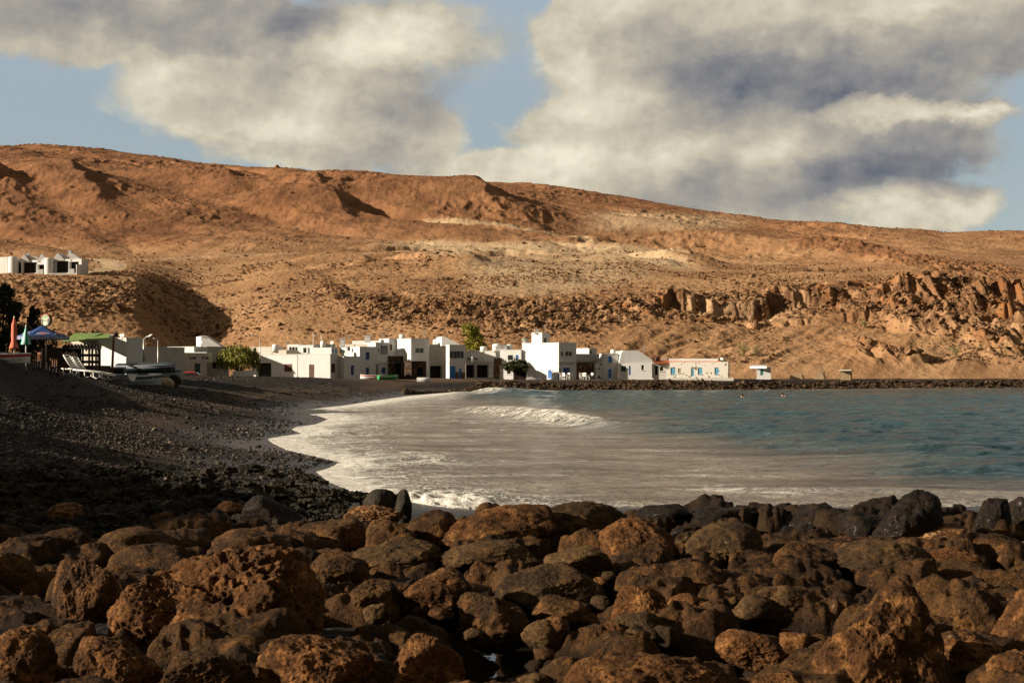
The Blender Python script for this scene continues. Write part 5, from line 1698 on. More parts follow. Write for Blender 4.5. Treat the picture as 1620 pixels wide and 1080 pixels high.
def tree(name, label, px, base, D, clumps, leaf, mat, trunk, n_leaf, seed, droop=0.0, strands=False, group=None):
    """clumps: (px, py, depth offset, radius x in px, radius y in px) of foliage masses"""
    r = random.Random(seed)
    root = empty(name, P3(px, base, D), label, 'tree', group)
    org = Vector(root.location)
    tr = MB()
    top = None
    for cx, cy, dd, rx_, ry_ in clumps:
        e = P3(cx, cy, D + dd) - org
        mid = e * 0.45 + Vector((r.uniform(-.2, .2), r.uniform(-.2, .2), 0.3))
        tr.tube([(0, 0, -0.4), Vector((0, 0, 0.6)) + mid * 0.12, mid, e], [trunk, trunk * 0.75, trunk * 0.4, trunk * 0.12], 7)
    tr.build('trunk', M['bark'], root, True)
    mb = MB()
    for cx, cy, dd, rx_, ry_ in clumps:
        c = P3(cx, cy, D + dd) - org
        a, b = rx_ * D / F, ry_ * D / F
        pts = []
        sub = [(Vector((r.gauss(0, .5), r.gauss(0, .5), r.gauss(0, .5))), r.uniform(.34, .58)) for _ in range(11)]
        for _ in range(n_leaf):
            if strands:
                q = Vector((r.uniform(-1, 1), r.uniform(-1, 1), 0))
                if q.length > 1: continue
                q.z = math.sqrt(1 - q.length**2) * r.uniform(0.5, 1)
                k = r.randint(5, 14); L = r.uniform(0.5, 1.7)
                for i in range(k):
                    pts.append(c + Vector((q.x * a + r.gauss(0, .05), q.y * a + r.gauss(0, .05), (q.z - L * i / k) * b)))
            else:
                s, sr = r.choice(sub)
                d = Vector((r.gauss(0, 1), r.gauss(0, 1), r.gauss(0, 1))).normalized() * sr * r.random()**0.4
                q = s * 0.8 + d
                pts.append(c + Vector((q.x * a, q.y * a, q.z * b)))
        leaf_cloud(mb, pts, leaf, r, droop)
    mb.build('crown', M[mat], root)
    return root


tree('pepper_tree', 'weeping pepper tree with hanging foliage over a white planter wall', 380, 597, 183,
     [(362, 562, 0, 16, 16), (378, 558, -1, 20, 15), (395, 562, 0, 15, 15), (352, 570, 1, 10, 14), (384, 570, -2.5, 14, 12), (368, 574, -2, 14, 12), (402, 572, 1, 9, 14)],
     0.15, 'leaf_pepper', 0.16, 130, 11, 0.75, True)
t = empty('planter_wall', P3(368, 598, 180), 'low white curved planter wall round the foot of the weeping tree', 'wall')
wall_patch(t, 'wall', 368, 386, 586.5, 599, 180.5, 'white', 0.3, -20)
wall_patch(t, 'side_wall', 386, 401.5, 586, 599, 179.8, 'white', 0.3, 12)
tree('bushy_tree', 'bright yellow green bushy tree rising behind the low white house front', 748, 585, 214,
     [(742, 530, 0, 11, 16), (752, 524, 0, 9, 11), (740, 542, 0, 9, 12), (757, 540, 0, 11, 14), (750, 548, -1, 13, 8), (764, 549, 0, 6, 7), (738, 520, 0, 6, 7)],
     0.20, 'leaf_green', 0.14, 620, 12)
tree('climber', 'dark climbing plant spreading over posts in front of the small white house', 818, 600, 200,
     [(806, 577, 0, 12, 7), (818, 574, 0, 14, 7), (828, 578, 0, 11, 8), (818, 579, -.6, 18, 5), (810, 580, -.6, 14, 5), (812, 582, 0, 10, 6), (824, 582, -0.3, 10, 7), (812, 576, .3, 11, 6), (832, 584, 0, 6, 7), (803, 581, 0, 6, 5)],
     0.17, 'leaf_vine', 0.04, 420, 13)
t = empty('pergola', P3(818, 600, 200), 'dark wooden pergola posts under the climbing plant', 'pergola')
for px in (814, 822, 832):
    m = MB(); m.box(P3(px, 589, 200) - Vector(t.location), (0.34, 0.3, 2.2))
    m.build('post', M['wood'], t)
wall_patch(t, 'dark_backing', 813.5, 832.5, 579.5, 600.5, 200.6, 'wood', 0.08)  # dark sheet added to stand for the dark doorway under the leaves
m = MB(); m.box(P3(823, 577.5, 200) - Vector(t.location), (2.2, 1.4, 0.12)); m.build('beam', M['wood'], t)

G_T = 'dark trees behind the closed parasols'
tree('tamarisk_tree', 'tall dark tamarisk at the left edge, its top catching the sun', 4, 596, 82,
     [(0, 490, 0, 30, 34), (-22, 470, 0, 26, 30), (8, 462, 0, 14, 16), (14, 530, 0, 32, 34), (-10, 555, 0, 34, 26), (22, 500, 0, 16, 22)],
     0.10, 'leaf_dark', 0.16, 1500, 21, 0.3, group=G_T)
tree('tamarisk_tree', 'shorter dark tamarisk right behind the blue parasol', 48, 597, 84,
     [(44, 520, 0, 22, 30), (56, 545, 0, 22, 26), (36, 550, 0, 24, 30), (50, 498, 0, 9, 14), (70, 560, 0, 16, 18)],
     0.10, 'leaf_dark', 0.12, 1300, 22, 0.3, group=G_T)


def dry_plant(px, py, D, hgt, label, seed):
    r = random.Random(seed)
    c = P3(px, py, D)
    c.z = float(hill_z(np.array([px]), np.array([float(D)]))[0]) - 0.05
    t = empty('dry_shrub', c, label, 'shrub', 'dry shrubs on the slope')
    m = MB(); lf = MB()
    for _ in range(26):
        a = r.uniform(0, 6.28); k = r.uniform(.2, .6)
        e = Vector((math.cos(a) * k, math.sin(a) * k, 1)) * hgt * r.uniform(.6, 1.1)
        m.tube([(0, 0, 0), e * 0.5 + Vector((0, 0, .1)), e], [.03, .022, .01], 5)
        leaf_cloud(lf, [e * r.uniform(.5, 1) + Vector((r.gauss(0, .12), r.gauss(0, .12), 0)) for _ in range(9)], 0.14, r, .2)
    m.build('stem', M['leaf_dry'], t); lf.build('foliage', M['leaf_dry'], t)


for k, (px, D, hg, lab) in enumerate([(1176, 243, 2.4, 'large dry yellowish shrub on the slope above the tiny white hut'), (1195, 242, 1.9, 'dry reddish shrub right of the large yellowish one on the slope'),
                                      (1512, 241, 2.2, 'isolated dry shrub low on the right hand slope'), (1368, 262, 1.5, 'dry shrub high on the slope left of the rock face'), (300, 262, 1.6, 'greenish shrub on the shaded left slope')]):
    dry_plant(px, 560, D, hg, lab, 50 + k)

# ------------------------------------------------------------------ beach furniture, boats and small things
def gz(x, y):
    return float(ground(np.array([float(x)]), np.array([float(y)]))[0])


def stand(px, D):
    x = D * (px - CX) / F
    return Vector((x, D, gz(x, D)))


def set_mats(o, mats, fn):
    for m_ in mats: o.data.materials.append(m_)
    for p in o.data.polygons: p.material_index = fn(p)


def lounger(loc, rz, label):
    t = empty('sun_lounger', loc, label, 'sun lounger', 'white plastic sun loungers on the beach crest', rz)
    hb = 0.30
    f = MB()
    for y in (-0.31, 0.31):
        f.tube([(-0.30, y, hb), (0.5, y, hb + .03), (1.30, y, hb - .04)], 0.032, 8)
        f.tube([(-0.95, y, 0.0 + .30), (-0.30, y, hb)], 0.03, 8)
    f.tube([(1.30, -0.31, hb - .04), (1.36, 0, hb - .05), (1.30, 0.31, hb - .04)], 0.032, 8)
    f.build('frame', M['plastic'], t, True)
    s = MB()
    for i in range(12):
        x = -0.22 + i * 0.125; s.box((x, 0, hb + .035 + .02 * math.sin(i / 12 * 3.1)), (0.085, 0.58, 0.02))
    s.build('seat', M['plastic'], t)
    b = MB()
    top = Vector((-0.92, 0, 0.98)); bot = Vector((-0.30, 0, hb))
    for y in (-0.29, 0.29):
        b.tube([bot + Vector((0, y, 0)), (bot + top) / 2 + Vector((-.03, y, 0)), top + Vector((0, y, 0))], 0.032, 8)
    b.tube([top + Vector((0, -.29, 0)), top + Vector((0, .29, 0))], 0.032, 8)
    for i in range(1, 7):
        p = bot.lerp(top, i / 7.3); b.tube([p + Vector((0, -.29, 0)), p + Vector((0, .29, 0))], 0.028, 6)
    b.build('backrest', M['plastic'], t, True)
    for x0 in (-0.62, 0.55, 1.05):
        for y in (-.31, .31):
            l = MB()
            l.tube([(x0 - .20, y, hb - .01), (x0 - .15, y, 0.06), (x0, y, 0.0), (x0 + .15, y, .06), (x0 + .22, y, hb - .01)], 0.028, 7)
            l.build('leg', M['plastic'], t, True)
    return t


c = stand(128, 72); d = stand(141, 74.5)
L0 = lounger((c.x, c.y, c.z), math.radians(-14), 'white plastic sun lounger nearest to the waterline on the black crest')
L0.rotation_euler = (0, math.radians(6), math.radians(-14))
L1 = copy_tree(L0, (d.x, d.y, d.z), math.radians(-11), 'white plastic sun lounger just behind and right of its twin on the black crest')
L1.rotation_euler = (0, math.radians(6), math.radians(-11))


def closed_parasol(px, top, bottom, pole_bot, D, r, label, stripes, mats):
    a, b, e = P3(px, top, D), P3(px, bottom, D), P3(px, pole_bot, D)
    zb = min(gz(a.x, D), e.z)
    t = empty('closed_parasol', (a.x, D, zb), label, 'parasol', 'closed beach parasols')
    hgt = a.z - b.z
    m = MB(); m.tube([(0, 0, -0.2), (0, 0, a.z - zb + 0.06)], 0.025, 8); m.build('pole', M['plastic'], t, True)
    m = MB()
    rn = random.Random(int(px))
    N = 24
    ph = [rn.uniform(-.12, .12) for _ in range(N)]
    if stripes:
        prof = [(0.02, 1.0), (r * .25, .86), (r * .5, .6), (r * .8, .3), (r * 1.05, .02), (r * .98, 0.0), (r * .7, .06)]
    else:
        prof = [(0.03, 1.0), (r * .45, .86), (r * .62, .80), (r * .66, .6), (r * .72, .42), (r * .62, .27), (r * .78, .2), (r * 1.1, .06), (r * 1.15, 0), (r * .8, .05)]
    zb0 = b.z - zb
    m.lathe([(q, zb0 + k * hgt) for q, k in prof], N, (0, 0, 0), lambda k, i: 1 + (0.22 if k % 2 else -0.16) * min(1, i / 2) + ph[k])
    o = m.build('canopy', M[mats[0]], t, True)
    if len(mats) > 1:
        set_mats(o, [M[k] for k in mats[1:]], lambda p: (p.index % N) // 3 % 2)
    m = MB(); m.lathe([(.03, a.z - zb), (.035, a.z - zb + .05), (.0, a.z - zb + .10)], 8); m.build('finial', M['plastic'], t)
    if not stripes:
        m = MB(); m.lathe([(r * .74, zb0 + .27 * hgt), (r * .74, zb0 + .30 * hgt)], 16); m.build('strap', M[mats[0]], t)
    return t


closed_parasol(22.5, 503, 552, 568, 60, 0.135, 'closed salmon red parasol tied with a strap at the left edge', False, ['cloth_red'])
closed_parasol(41, 517, 545, 561, 59, 0.17, 'half closed green and mint striped parasol on a white pole', True, ['cloth_green', 'cloth_mint'])

# large blue parasol over the terrace
D = 64.0
ap, l_, r_ = P3(67, 514.5, D), P3(27, 536, D), P3(109, 533, D)
zg = gz(ap.x, D)
t = empty('open_parasol', (ap.x, D, zg), 'large open blue parasol with a white valance over the dark terrace', 'parasol')
W = (r_.x - l_.x) / 2
m = MB()
apz = ap.z - zg
rim = l_.z - zg + 0.12
cor = [Vector((W * 1.0 * math.cos(k), W * 1.0 * math.sin(k), rim)) for k in [math.radians(20 + 60 * i) for i in range(6)]]
N = 6
rows_ = [[Vector((0, 0, apz)) .lerp(cor[i], u) + Vector((0, 0, -0.05 * math.sin(u * 3.14))) for i in range(6)] for u in (0.02, .35, .7, 1.0)]
for j in range(3):
    for i in range(6):
        m.poly([rows_[j][i], rows_[j][(i + 1) % 6], rows_[j + 1][(i + 1) % 6], rows_[j + 1][i]])
o = m.build('canopy', M['cloth_blue'], t); md = o.modifiers.new('thick', 'SOLIDIFY'); md.thickness = 0.012
m = MB()
for i in range(6):
    a, b = cor[i], cor[(i + 1) % 6]
    for k in range(5):
        p, q = a.lerp(b, k / 5), a.lerp(b, (k + 1) / 5)
        m.poly([p, q, q + Vector((0, 0, -.14)), p.lerp(q, .5) + Vector((0, 0, -.17)), p + Vector((0, 0, -.14))])
v = m.build('valance', M['cloth_white'], t); md = v.modifiers.new('thick', 'SOLIDIFY'); md.thickness = 0.008
m = MB(); m.tube([(0, 0, -.2), (0, 0, apz + .06)], 0.03, 8); m.build('pole', M['wood'], t, True)
for i in range(6):
    m = MB(); m.tube([(0, 0, apz - .06), cor[i] + Vector((0, 0, -.02))], 0.012, 5); m.build('rib', M['wood'], t)
for i in (4, 5, 3):     # printed oval badge on the panels towards the beach
    a, b = cor[i], cor[(i + 1) % 6]
    ce = Vector((0, 0, apz)).lerp((a + b) / 2, 0.80)
    u = (b - a).normalized(); v_ = ((a + b) / 2 - Vector((0, 0, apz))).normalized(); n = u.cross(v_).normalized()
    if n.z < 0: n = -n
    for nm, ru, rv, off, mk in (('badge', .24, .13, .016, 'cloth_white'), ('badge_mark', .13, .07, .024, 'cloth_red')):
        m = MB()
        pts = [ce + u * ru * math.cos(k / 20 * 6.283) * (1 + .25 * math.cos(k / 20 * 6.283 * 2)) + v_ * rv * math.sin(k / 20 * 6.283) + n * (off - 0.03) for k in range(20)]
        m.prism(pts, n * 0.03); m.build(nm, M[mk], t)

# round hanging sign on a post
D = 66.0
c = P3(73.5, 506.2, D); zg = gz(c.x, D)
t = empty('round_sign', (c.x, D, zg), 'round double rimmed advertising sign with a green top above the blue parasol', 'sign')
zc = c.z - zg
nrm = Vector((-0.45, -0.89, 0)).normalized(); u = Vector((0.89, -0.45, 0)).normalized(); w_ = Vector((0, 0, 1))
R0 = 0.285


def disc(name, mat, pts, d0, d1, par):
    m = MB(); m.prism([Vector((0, 0, zc)) + u * a + w_ * b + nrm * d0 for a, b in pts], nrm * (d1 - d0)); return m.build(name, M[mat], par)


def arc(r, a0, a1, n=24): return [(r * math.cos(a0 + (a1 - a0) * i / n), r * math.sin(a0 + (a1 - a0) * i / n)) for i in range(n + 1)]


disc('body', 'sign_dark', arc(R0, 0, 6.2832, 40)[:-1], -0.08, 0.06, t)
fc = disc('face', 'sign_cream', arc(R0 * .84, 0, 6.2832, 40)[:-1], 0.061, 0.072, t)
disc('red_rim', 'red', arc(R0 * .99, .5, 2.75) + arc(R0 * .86, 2.75, .5), 0.061, 0.070, t)
disc('green_band', 'sign_green', arc(R0 * .80, .45, 2.69), 0.073, 0.079, fc)
for s_ in (-1, 1):
    disc('side_panel', 'sign_dark', [(s_ * a, b) for a, b in [(R0 * .80, -.02), (R0 * .76, .06), (R0 * .52, .05), (R0 * .50, -.08), (R0 * .45, -.17), (R0 * .62, -.15)]], 0.073, 0.079, fc)
for k, (yy, ww) in enumerate([(.03, .13), (-.035, .16)]):
    disc('lettering_bar', 'sign_dark', [(-ww, yy - .012), (ww, yy - .012), (ww, yy + .012), (-ww, yy + .012)], 0.073, 0.080, fc)
m = MB(); m.tube([(0, 0, -.2), (0, 0, zc - R0)], 0.04, 8); m.build('post', M['wood'], t, True)

# dark timber terrace with a thatched shade roof
D = 77.0
c = stand(120, D)
t = empty('thatched_shelter', c, 'dark timber terrace shelter with a ragged thatched roof beside the loungers', 'shelter')
org = Vector(c)
rr_ = random.Random(9)
m = MB()
for i in range(150):
    px = 100 + 60 * i / 150; y0 = 547 + 2.2 * math.sin(i * .5) + rr_.uniform(-1, 1.2) - 0.6 * (px - 100) / 60
    for dd in (-1.2, 0.0, 1.2):
        a = P3(px, y0 + abs(dd) * 1.3, D + dd) - org; b = P3(px + rr_.uniform(-.6, .6), y0 + 4.5 + abs(dd) * 1.2, D + dd + rr_.uniform(-.2, .2)) - org
        m.tube([a, b], [0.05, 0.02], 4)
m.prism([P3(98, 552, D - 1.4) - org, P3(160, 552, D - 1.4) - org, P3(160, 548, D) - org, P3(98, 549, D) - org], (0, 0, .06))
m.prism([P3(98, 552, D + 1.4) - org, P3(160, 552, D + 1.4) - org, P3(160, 548, D) - org, P3(98, 549, D) - org], (0, 0, .06))
m.build('thatch_roof', M['thatch'], t)
for px, dd in [(104, -1), (127, -1), (131, 1), (146, -1), (152, 1), (158, -1), (141, 1)]:
    m = MB(); a = P3(px, 551, D + dd) - org; m.tube([a, Vector((a.x, a.y, -.3))], 0.055, 6); m.build('post', M['wood'], t)
for yy in (561.5, 572):
    m = MB(); m.tube([P3(104, yy, D - 1) - org, P3(158.5, yy + .5, D - 1) - org], 0.085, 6); m.build('rail', M['wood'], t)
m = MB(); m.frame_box(P3(60, 600, D + 1.8) - org, (P3(128, 600, D + 1.8) - P3(60, 600, D + 1.8)), (0, .12, 0), (0, 0, 1.75)); m.build('dark_backing', M['wood'], t)  # dark sheet added to stand for the black shade behind the terrace
m = MB(); m.frame_box(Vector((-2.6, -1.3, -.6)), (3.9, 0, 0), (0, 3.4, 0), (0, 0, P3(100, 578, D).z - c.z + .6)); m.build('deck', M['wood'], t)

c = stand(84, 75.2)
t = empty('timber_fence', c, 'dark timber fence panel of upright boards under the blue parasol', 'fence')
m = MB()
for i in range(22):
    m.box((-1.5 + i * .13, 0, .45 + .05 * math.sin(i * 2.3)), (.10, .035, .95))
m.build('boards', M['wood'], t)
m = MB(); m.tube([(-1.55, .04, .7), (1.4, .04, .7)], .035, 6); m.build('rail', M['wood'], t)


def wood_chair(loc, rz, label):
    t = empty('wooden_chair', loc, label, 'chair', 'wooden terrace chairs', rz)
    for x in (-.2, .2):
        for y in (-.2, .2):
            m = MB(); m.box((x, y, .22), (.045, .045, .45)); m.build('leg', M['wood'], t)
    m = MB(); m.box((0, 0, .46), (.46, .46, .04)); m.build('seat', M['wood'], t)
    m = MB()
    for x in (-.2, -.07, .07, .2): m.box((x, .2, .64), (.05, .035, .34))
    m.box((0, .2, .80), (.46, .04, .07)); m.build('backrest', M['rust_post'], t)
    return t


c = stand(50, 62); w0 = wood_chair((c.x, c.y, c.z + .12), 1.9, 'wooden chair nearest to the striped parasol')
c = stand(70, 62.5); copy_tree(w0, (c.x, c.y, c.z + .10), 2.2, 'wooden chair under the middle of the blue parasol')
c = stand(91, 63); copy_tree(w0, (c.x, c.y, c.z + .06), 1.2, 'wooden chair under the right side of the blue parasol')

# leaning rusty post with a box on top
c = stand(176.5, 92)
t = empty('utility_post', c, 'rusty brown leaning post with a dark box on top in front of the beach bar', 'post')
org = Vector(c); tp = P3(180, 530, 92) - org
m = MB(); m.tube([(0, 0, -.3), tp], [.09, .075], 8); m.build('pole', M['rust_post'], t, True)
m = MB(); m.box(tp + Vector((.16, 0, .02)), (.2, .2, .26)); m.build('box', M['wood'], t)


def street_lamp(px, top, base, D, tip, label):
    c = P3(px, base, D)
    t = empty('street_lamp', c, label, 'street lamp', 'street lamps of the village')
    a, b = P3(px, top, D) - Vector(c), P3(tip[0], tip[1], D - .5) - Vector(c)
    m = MB(); m.tube([(0, 0, -.6), a], [.075, .055], 8); m.build('pole', M['metal'], t, True)
    m = MB(); m.tube([a - Vector((0, 0, .05)), a.lerp(b, .5) + Vector((0, 0, .06)), b], .04, 7); m.build('arm', M['metal'], t, True)
    d = (b - a).normalized()
    m = MB(); m.tube([b - d * .15, b + d * .1, b + d * .4], [.035, .085, .05], 8); m.build('lamp_head', M['dish'], t, True)


street_lamp(411.3, 535, 575, 190, (401, 530), 'thin street lamp pole with its arm reaching left beside the weeping tree')
street_lamp(250, 537, 592, 140, (246, 536), 'plain thin white lamp pole in front of the long low building')
street_lamp(227.5, 536, 560, 103, (236.5, 531.5), 'street lamp arm reaching right from the corner of the beach bar')
street_lamp(747, 554, 575, 206, (737, 551), 'street lamp leaning over the low white house by the yellow green tree')


def boat(loc, rz, L, B, Hh, mats, label, upturned=False, engine=False, tilt=0.0, cover=None):
    t = empty('rowing_boat', loc, label, 'boat', 'small boats pulled up on the beach', rz)
    t.rotation_euler = (tilt + (math.pi if upturned else 0), 0, rz)
    ns = 17
    S = []
    for i in range(ns):
        q = i / (ns - 1)
        x = -L / 2 + L * q
        wd = B / 2 * (0.78 + 0.22 * min(1, q / .35)) * (1 - max(0, (q - .45) / .55)**2.4 * .985)
        sh = Hh * (1 + .42 * max(0, q - .3)**1.8 + .03 * (1 - q))
        kl = .04 + .30 * Hh * max(0, q - .65)**2 * 3
        S.append((x, wd, sh, kl))
    m = MB()
    for x, wd, sh, kl in S:
        for y, z in ((0, kl), (.55 * wd, kl + .10 * Hh), (.88 * wd, kl + (sh - kl) * .5), (wd, sh)):
            m.v.append((x, y, z))
        for y, z in ((.88 * wd, kl + (sh - kl) * .5), (.55 * wd, kl + .10 * Hh)):
            m.v.append((x, -y, z))
        m.v.append((x, -wd, sh))
    order = [3, 2, 1, 0, 5, 4, 6]
    for i in range(ns - 1):
        for a, b in zip(order[:-1], order[1:]):
            m.f.append((i * 7 + a, i * 7 + b, (i + 1) * 7 + b, (i + 1) * 7 + a))
    m.f.append(tuple(order))
    hull = m.build('hull', M[mats[0]], t)
    md = hull.modifiers.new('thick', 'SOLIDIFY'); md.thickness = .035; md.offset = -1
    for s in (1, -1):
        m = MB(); m.tube([(x, s * (wd + .012), sh) for x, wd, sh, kl in S], .036, 6); m.build('gunwale', M[mats[2]], t, True)
        m = MB()
        for (x, wd, sh, kl), (x2, wd2, sh2, kl2) in zip(S[:-1], S[1:]):
            def at(w_, s_, k_, f): return (0.88 + .12 * (f - .5) * 2) * w_ * s + s * .016, k_ + (s_ - k_) * f
            p = [at(wd, sh, kl, .70), at(wd2, sh2, kl2, .70), at(wd2, sh2, kl2, .90), at(wd, sh, kl, .90)]
            m.poly([(x, *p[0]), (x2, *p[1]), (x2, *p[2]), (x, *p[3])])
        o = m.build('stripe', M[mats[1]], t); md = o.modifiers.new('thick', 'SOLIDIFY'); md.thickness = .012
    if not upturned:
        for q in (.22, .5, .72):
            x, wd, sh, kl = S[int(q * (ns - 1))]
            m = MB(); m.box((x, 0, sh - .14), (.24, wd * 1.88, .04)); m.build('bench', M[mats[2]], t)
    if cover:
        m = MB()
        for x, wd, sh, kl in S:
            m.v += [(x, wd * 1.02, sh + .02), (x, wd * .5, sh + .13), (x, 0, sh + .2), (x, -wd * .5, sh + .13), (x, -wd * 1.02, sh + .02)]
        for i in range(ns - 1):
            for a in range(4): m.f.append((i * 5 + a, i * 5 + a + 1, i * 5 + a + 6, i * 5 + a + 5))
        m.build('cover', M[cover], t, True)
    if engine:
        m = MB(); m.box((-L / 2 - .14, 0, Hh + .12), (.24, .22, .34)); m.box((-L / 2 - .16, 0, Hh - .35), (.10, .08, .65)); m.build('outboard_motor', M['tyre'], t, bevel=.03)
    return t


c = stand(-40, 57); boat((c.x, c.y, stand(20, 57).z - .05), math.radians(8), 4.3, 1.5, .40, ['boat_white', 'red', 'boat_white'], 'white rowing boat with a red stripe cut by the left edge')
c = stand(166, 96); boat((c.x, c.y, c.z + .1), math.radians(185), 2.6, 1.2, .48, ['boat_dark', 'boat_dark', 'boat_grey'], 'small blue grey boat below the leaning rusty post')
c = stand(188, 84); boat((c.x, c.y, c.z + .1), math.radians(160), 1.9, 1.0, .40, ['boat_white', 'boat_grey', 'boat_grey'], 'small pale tender left of the white stern boat')
c = stand(232, 100); boat((c.x, c.y, c.z + .45), math.radians(-14), 4.4, 1.6, .55, ['boat_dark', 'boat_grey', 'boat_grey'], 'long dark boat under a dark cover in front of the beach bar', cover='boat_dark')
c = stand(226, 86); boat((c.x, c.y, c.z + .1), math.radians(28), 2.2, 1.1, .62, ['boat_grey', 'boat_dark', 'boat_white'], 'white square sterned boat with grey lower hull among the beached boats', engine=False)
c = stand(255, 104); boat((c.x, c.y, c.z + .15), math.radians(-5), 3.0, 1.3, .5, ['boat_grey', 'boat_dark', 'boat_white'], 'grey open boat rightmost of those before the beach bar', engine=True)
c = P3(588, 599.5, 186); boat((c.x, c.y, gz(c.x, c.y)), math.radians(178), 3.0, 1.2, .55, ['boat_white', 'red', 'boat_white'], 'white and red boat lying before the grey tall houses')
c = P3(614, 600, 183); boat((c.x, c.y, gz(c.x, c.y)), math.radians(25), 2.7, 1.2, .55, ['boat_green', 'boat_white', 'boat_green'], 'bright green boat with a white stripe before the stone porch')
c = P3(670, 600, 186); boat((c.x, c.y, gz(c.x, c.y) + .62), math.radians(5), 1.7, 1.0, .55, ['boat_white', 'boat_grey', 'boat_white'], 'upturned pale dinghy in front of the dark shed', upturned=True)

# odds and ends by the boats
c = stand(264, 96)
t = empty('fishing_net', c, 'tan heap of fishing net right of the beached boats', 'net')
V, Fc = rock_shape(77, 4, 5, .3, .12); o = np_mesh('heap', V * np.array([.42, .35, .34]) + np.array([0, 0, .2]), Fc, M['cloth_white'], t); o.data.materials[0] = plain('tan_net', (.40, .30, .19), .9, .4, 8)
c = stand(258, 112)
t = empty('buoy', (c.x, c.y, c.z + .55), 'bright green float lying on the grey open boat', 'buoy'); m = MB(); m.lathe([(.01, .0), (.14, .06), (.2, .2), (.14, .34), (.03, .40), (.03, .46), (.0, .47)], 14); m.build('float', M['cloth_green'], t, True)
m = MB(); m.tube([(.06 * math.cos(k / 8 * 6.28), 0, .50 + .06 * math.sin(k / 8 * 6.28)) for k in range(9)], .015, 5); m.build('ring', M['metal'], t)
c = stand(276, 97)
t = empty('cable_drum', c, 'dark round drum standing at the end of the row of beached boats', 'drum')
for y in (-.18, .18):
    m = MB(); m.prism([(.42 * math.cos(k / 22 * 6.283), y - .03, .42 + .42 * math.sin(k / 22 * 6.283)) for k in range(22)], (0, .06, 0)); m.build('flange', M['wood'], t)
m = MB(); m.prism([(.22 * math.cos(k / 18 * 6.283), -.15, .42 + .22 * math.sin(k / 18 * 6.283)) for k in range(18)], (0, .3, 0)); m.build('core', M['wood'], t)

# red car behind the crest of the beach
c = P3(304, 600, 170)
zc_ = gz(c.x, c.y) - 0.75
t = empty('parked_car', (c.x, c.y, zc_), 'red car parked behind the beach crest, only its rounded roof showing', 'car')
prof = [(-1.9, .35), (-1.9, .75), (-1.45, .85), (-.95, 1.35), (-.3, 1.45), (.45, 1.38), (1.0, .92), (1.75, .78), (1.9, .6), (1.9, .35)]
m = MB(); m.prism([(x, -.78, z) for x, z in prof], (0, 1.56, 0)); m.build('body', M['red'], t, bevel=.08)
for s in (-1, 1):
    m = MB(); m.prism([(x, s * .785, z) for x, z in [(-1.1, .95), (-.82, 1.28), (-.1, 1.34), (-.1, .95)]], (0, s * .02, 0)); m.build('side_window', M['pane'], t)
    m = MB(); m.prism([(x, s * .785, z) for x, z in [(0, .95), (0, 1.34), (.42, 1.29), (.8, .95)]], (0, s * .02, 0)); m.build('side_window', M['pane'], t)
    for x in (-1.2, 1.2):
        m = MB(); m.prism([(x + .31 * math.cos(k / 18 * 6.283), s * .72, .31 + .31 * math.sin(k / 18 * 6.283)) for k in range(18)], (0, s * .14, 0)); m.build('wheel', M['tyre'], t)
m = MB(); m.prism([(.55, -.68, 1.32), (.98, -.68, .96), (.98, .68, .96), (.55, .68, 1.32)], (.03, 0, .03)); m.build('windscreen', M['pane'], t)

# little white posts along the beach path
for k, (px, hh) in enumerate([(318, 7), (326, 5), (331, 5), (337, 5), (347, 8), (353, 6), (359, 6), (367, 7), (372, 5), (445, 5), (471, 6)]):
    D = 184 if px < 400 else 193
    c = P3(px, 599.3, D); c.z = gz(c.x, D)
    o = MB(); o.lathe([(.10, -.3), (.095, hh * D / F * .9), (.06, hh * D / F), (0, hh * D / F + .02)], 8)
    q = o.build('bollard', M['dish'], None, True); q.location = c
    tag(q, 'short white post in the row along the beach below the weeping tree' if px < 400 else ('white post left of the brown door' if px > 460 else 'white post in front of the house with the dark garage'), 'post', 'short white posts along the beach')

# terrace wall in front of the right-hand houses, and its plastic furniture
t = empty('retaining_wall', P3(890, 603, 197.5), 'dark stone retaining wall carrying the terrace of the right hand houses', 'wall')
wall_patch(t, 'wall', 800, 1062, 600.4, 616, 198.0, 'stone_dark', 3.2, 1.0)
t2 = empty('retaining_wall', P3(1110, 603, 202), 'pale low terrace edge below the long stone house', 'wall')
wall_patch(t2, 'wall', 1062, 1166, 602.2, 616, 198.6, 'stone_dark', 1.2, 1.0)


def plastic_chair(loc, rz, label):
    t = empty('plastic_chair', loc, label, 'chair', 'plastic chairs on the stone terrace', rz)
    m = MB(); m.box((0, 0, .44), (.48, .46, .05)); m.build('seat', M['plastic'], t)
    m = MB(); m.box((0, .23, .70), (.46, .05, .52)); m.build('backrest', M['plastic'], t)
    for x in (-.2, .2):
        for y in (-.2, .2):
            m = MB(); m.tube([(x * 1.1, y * 1.1, 0), (x, y, .44)], .03, 6); m.build('leg', M['plastic'], t)
    return t


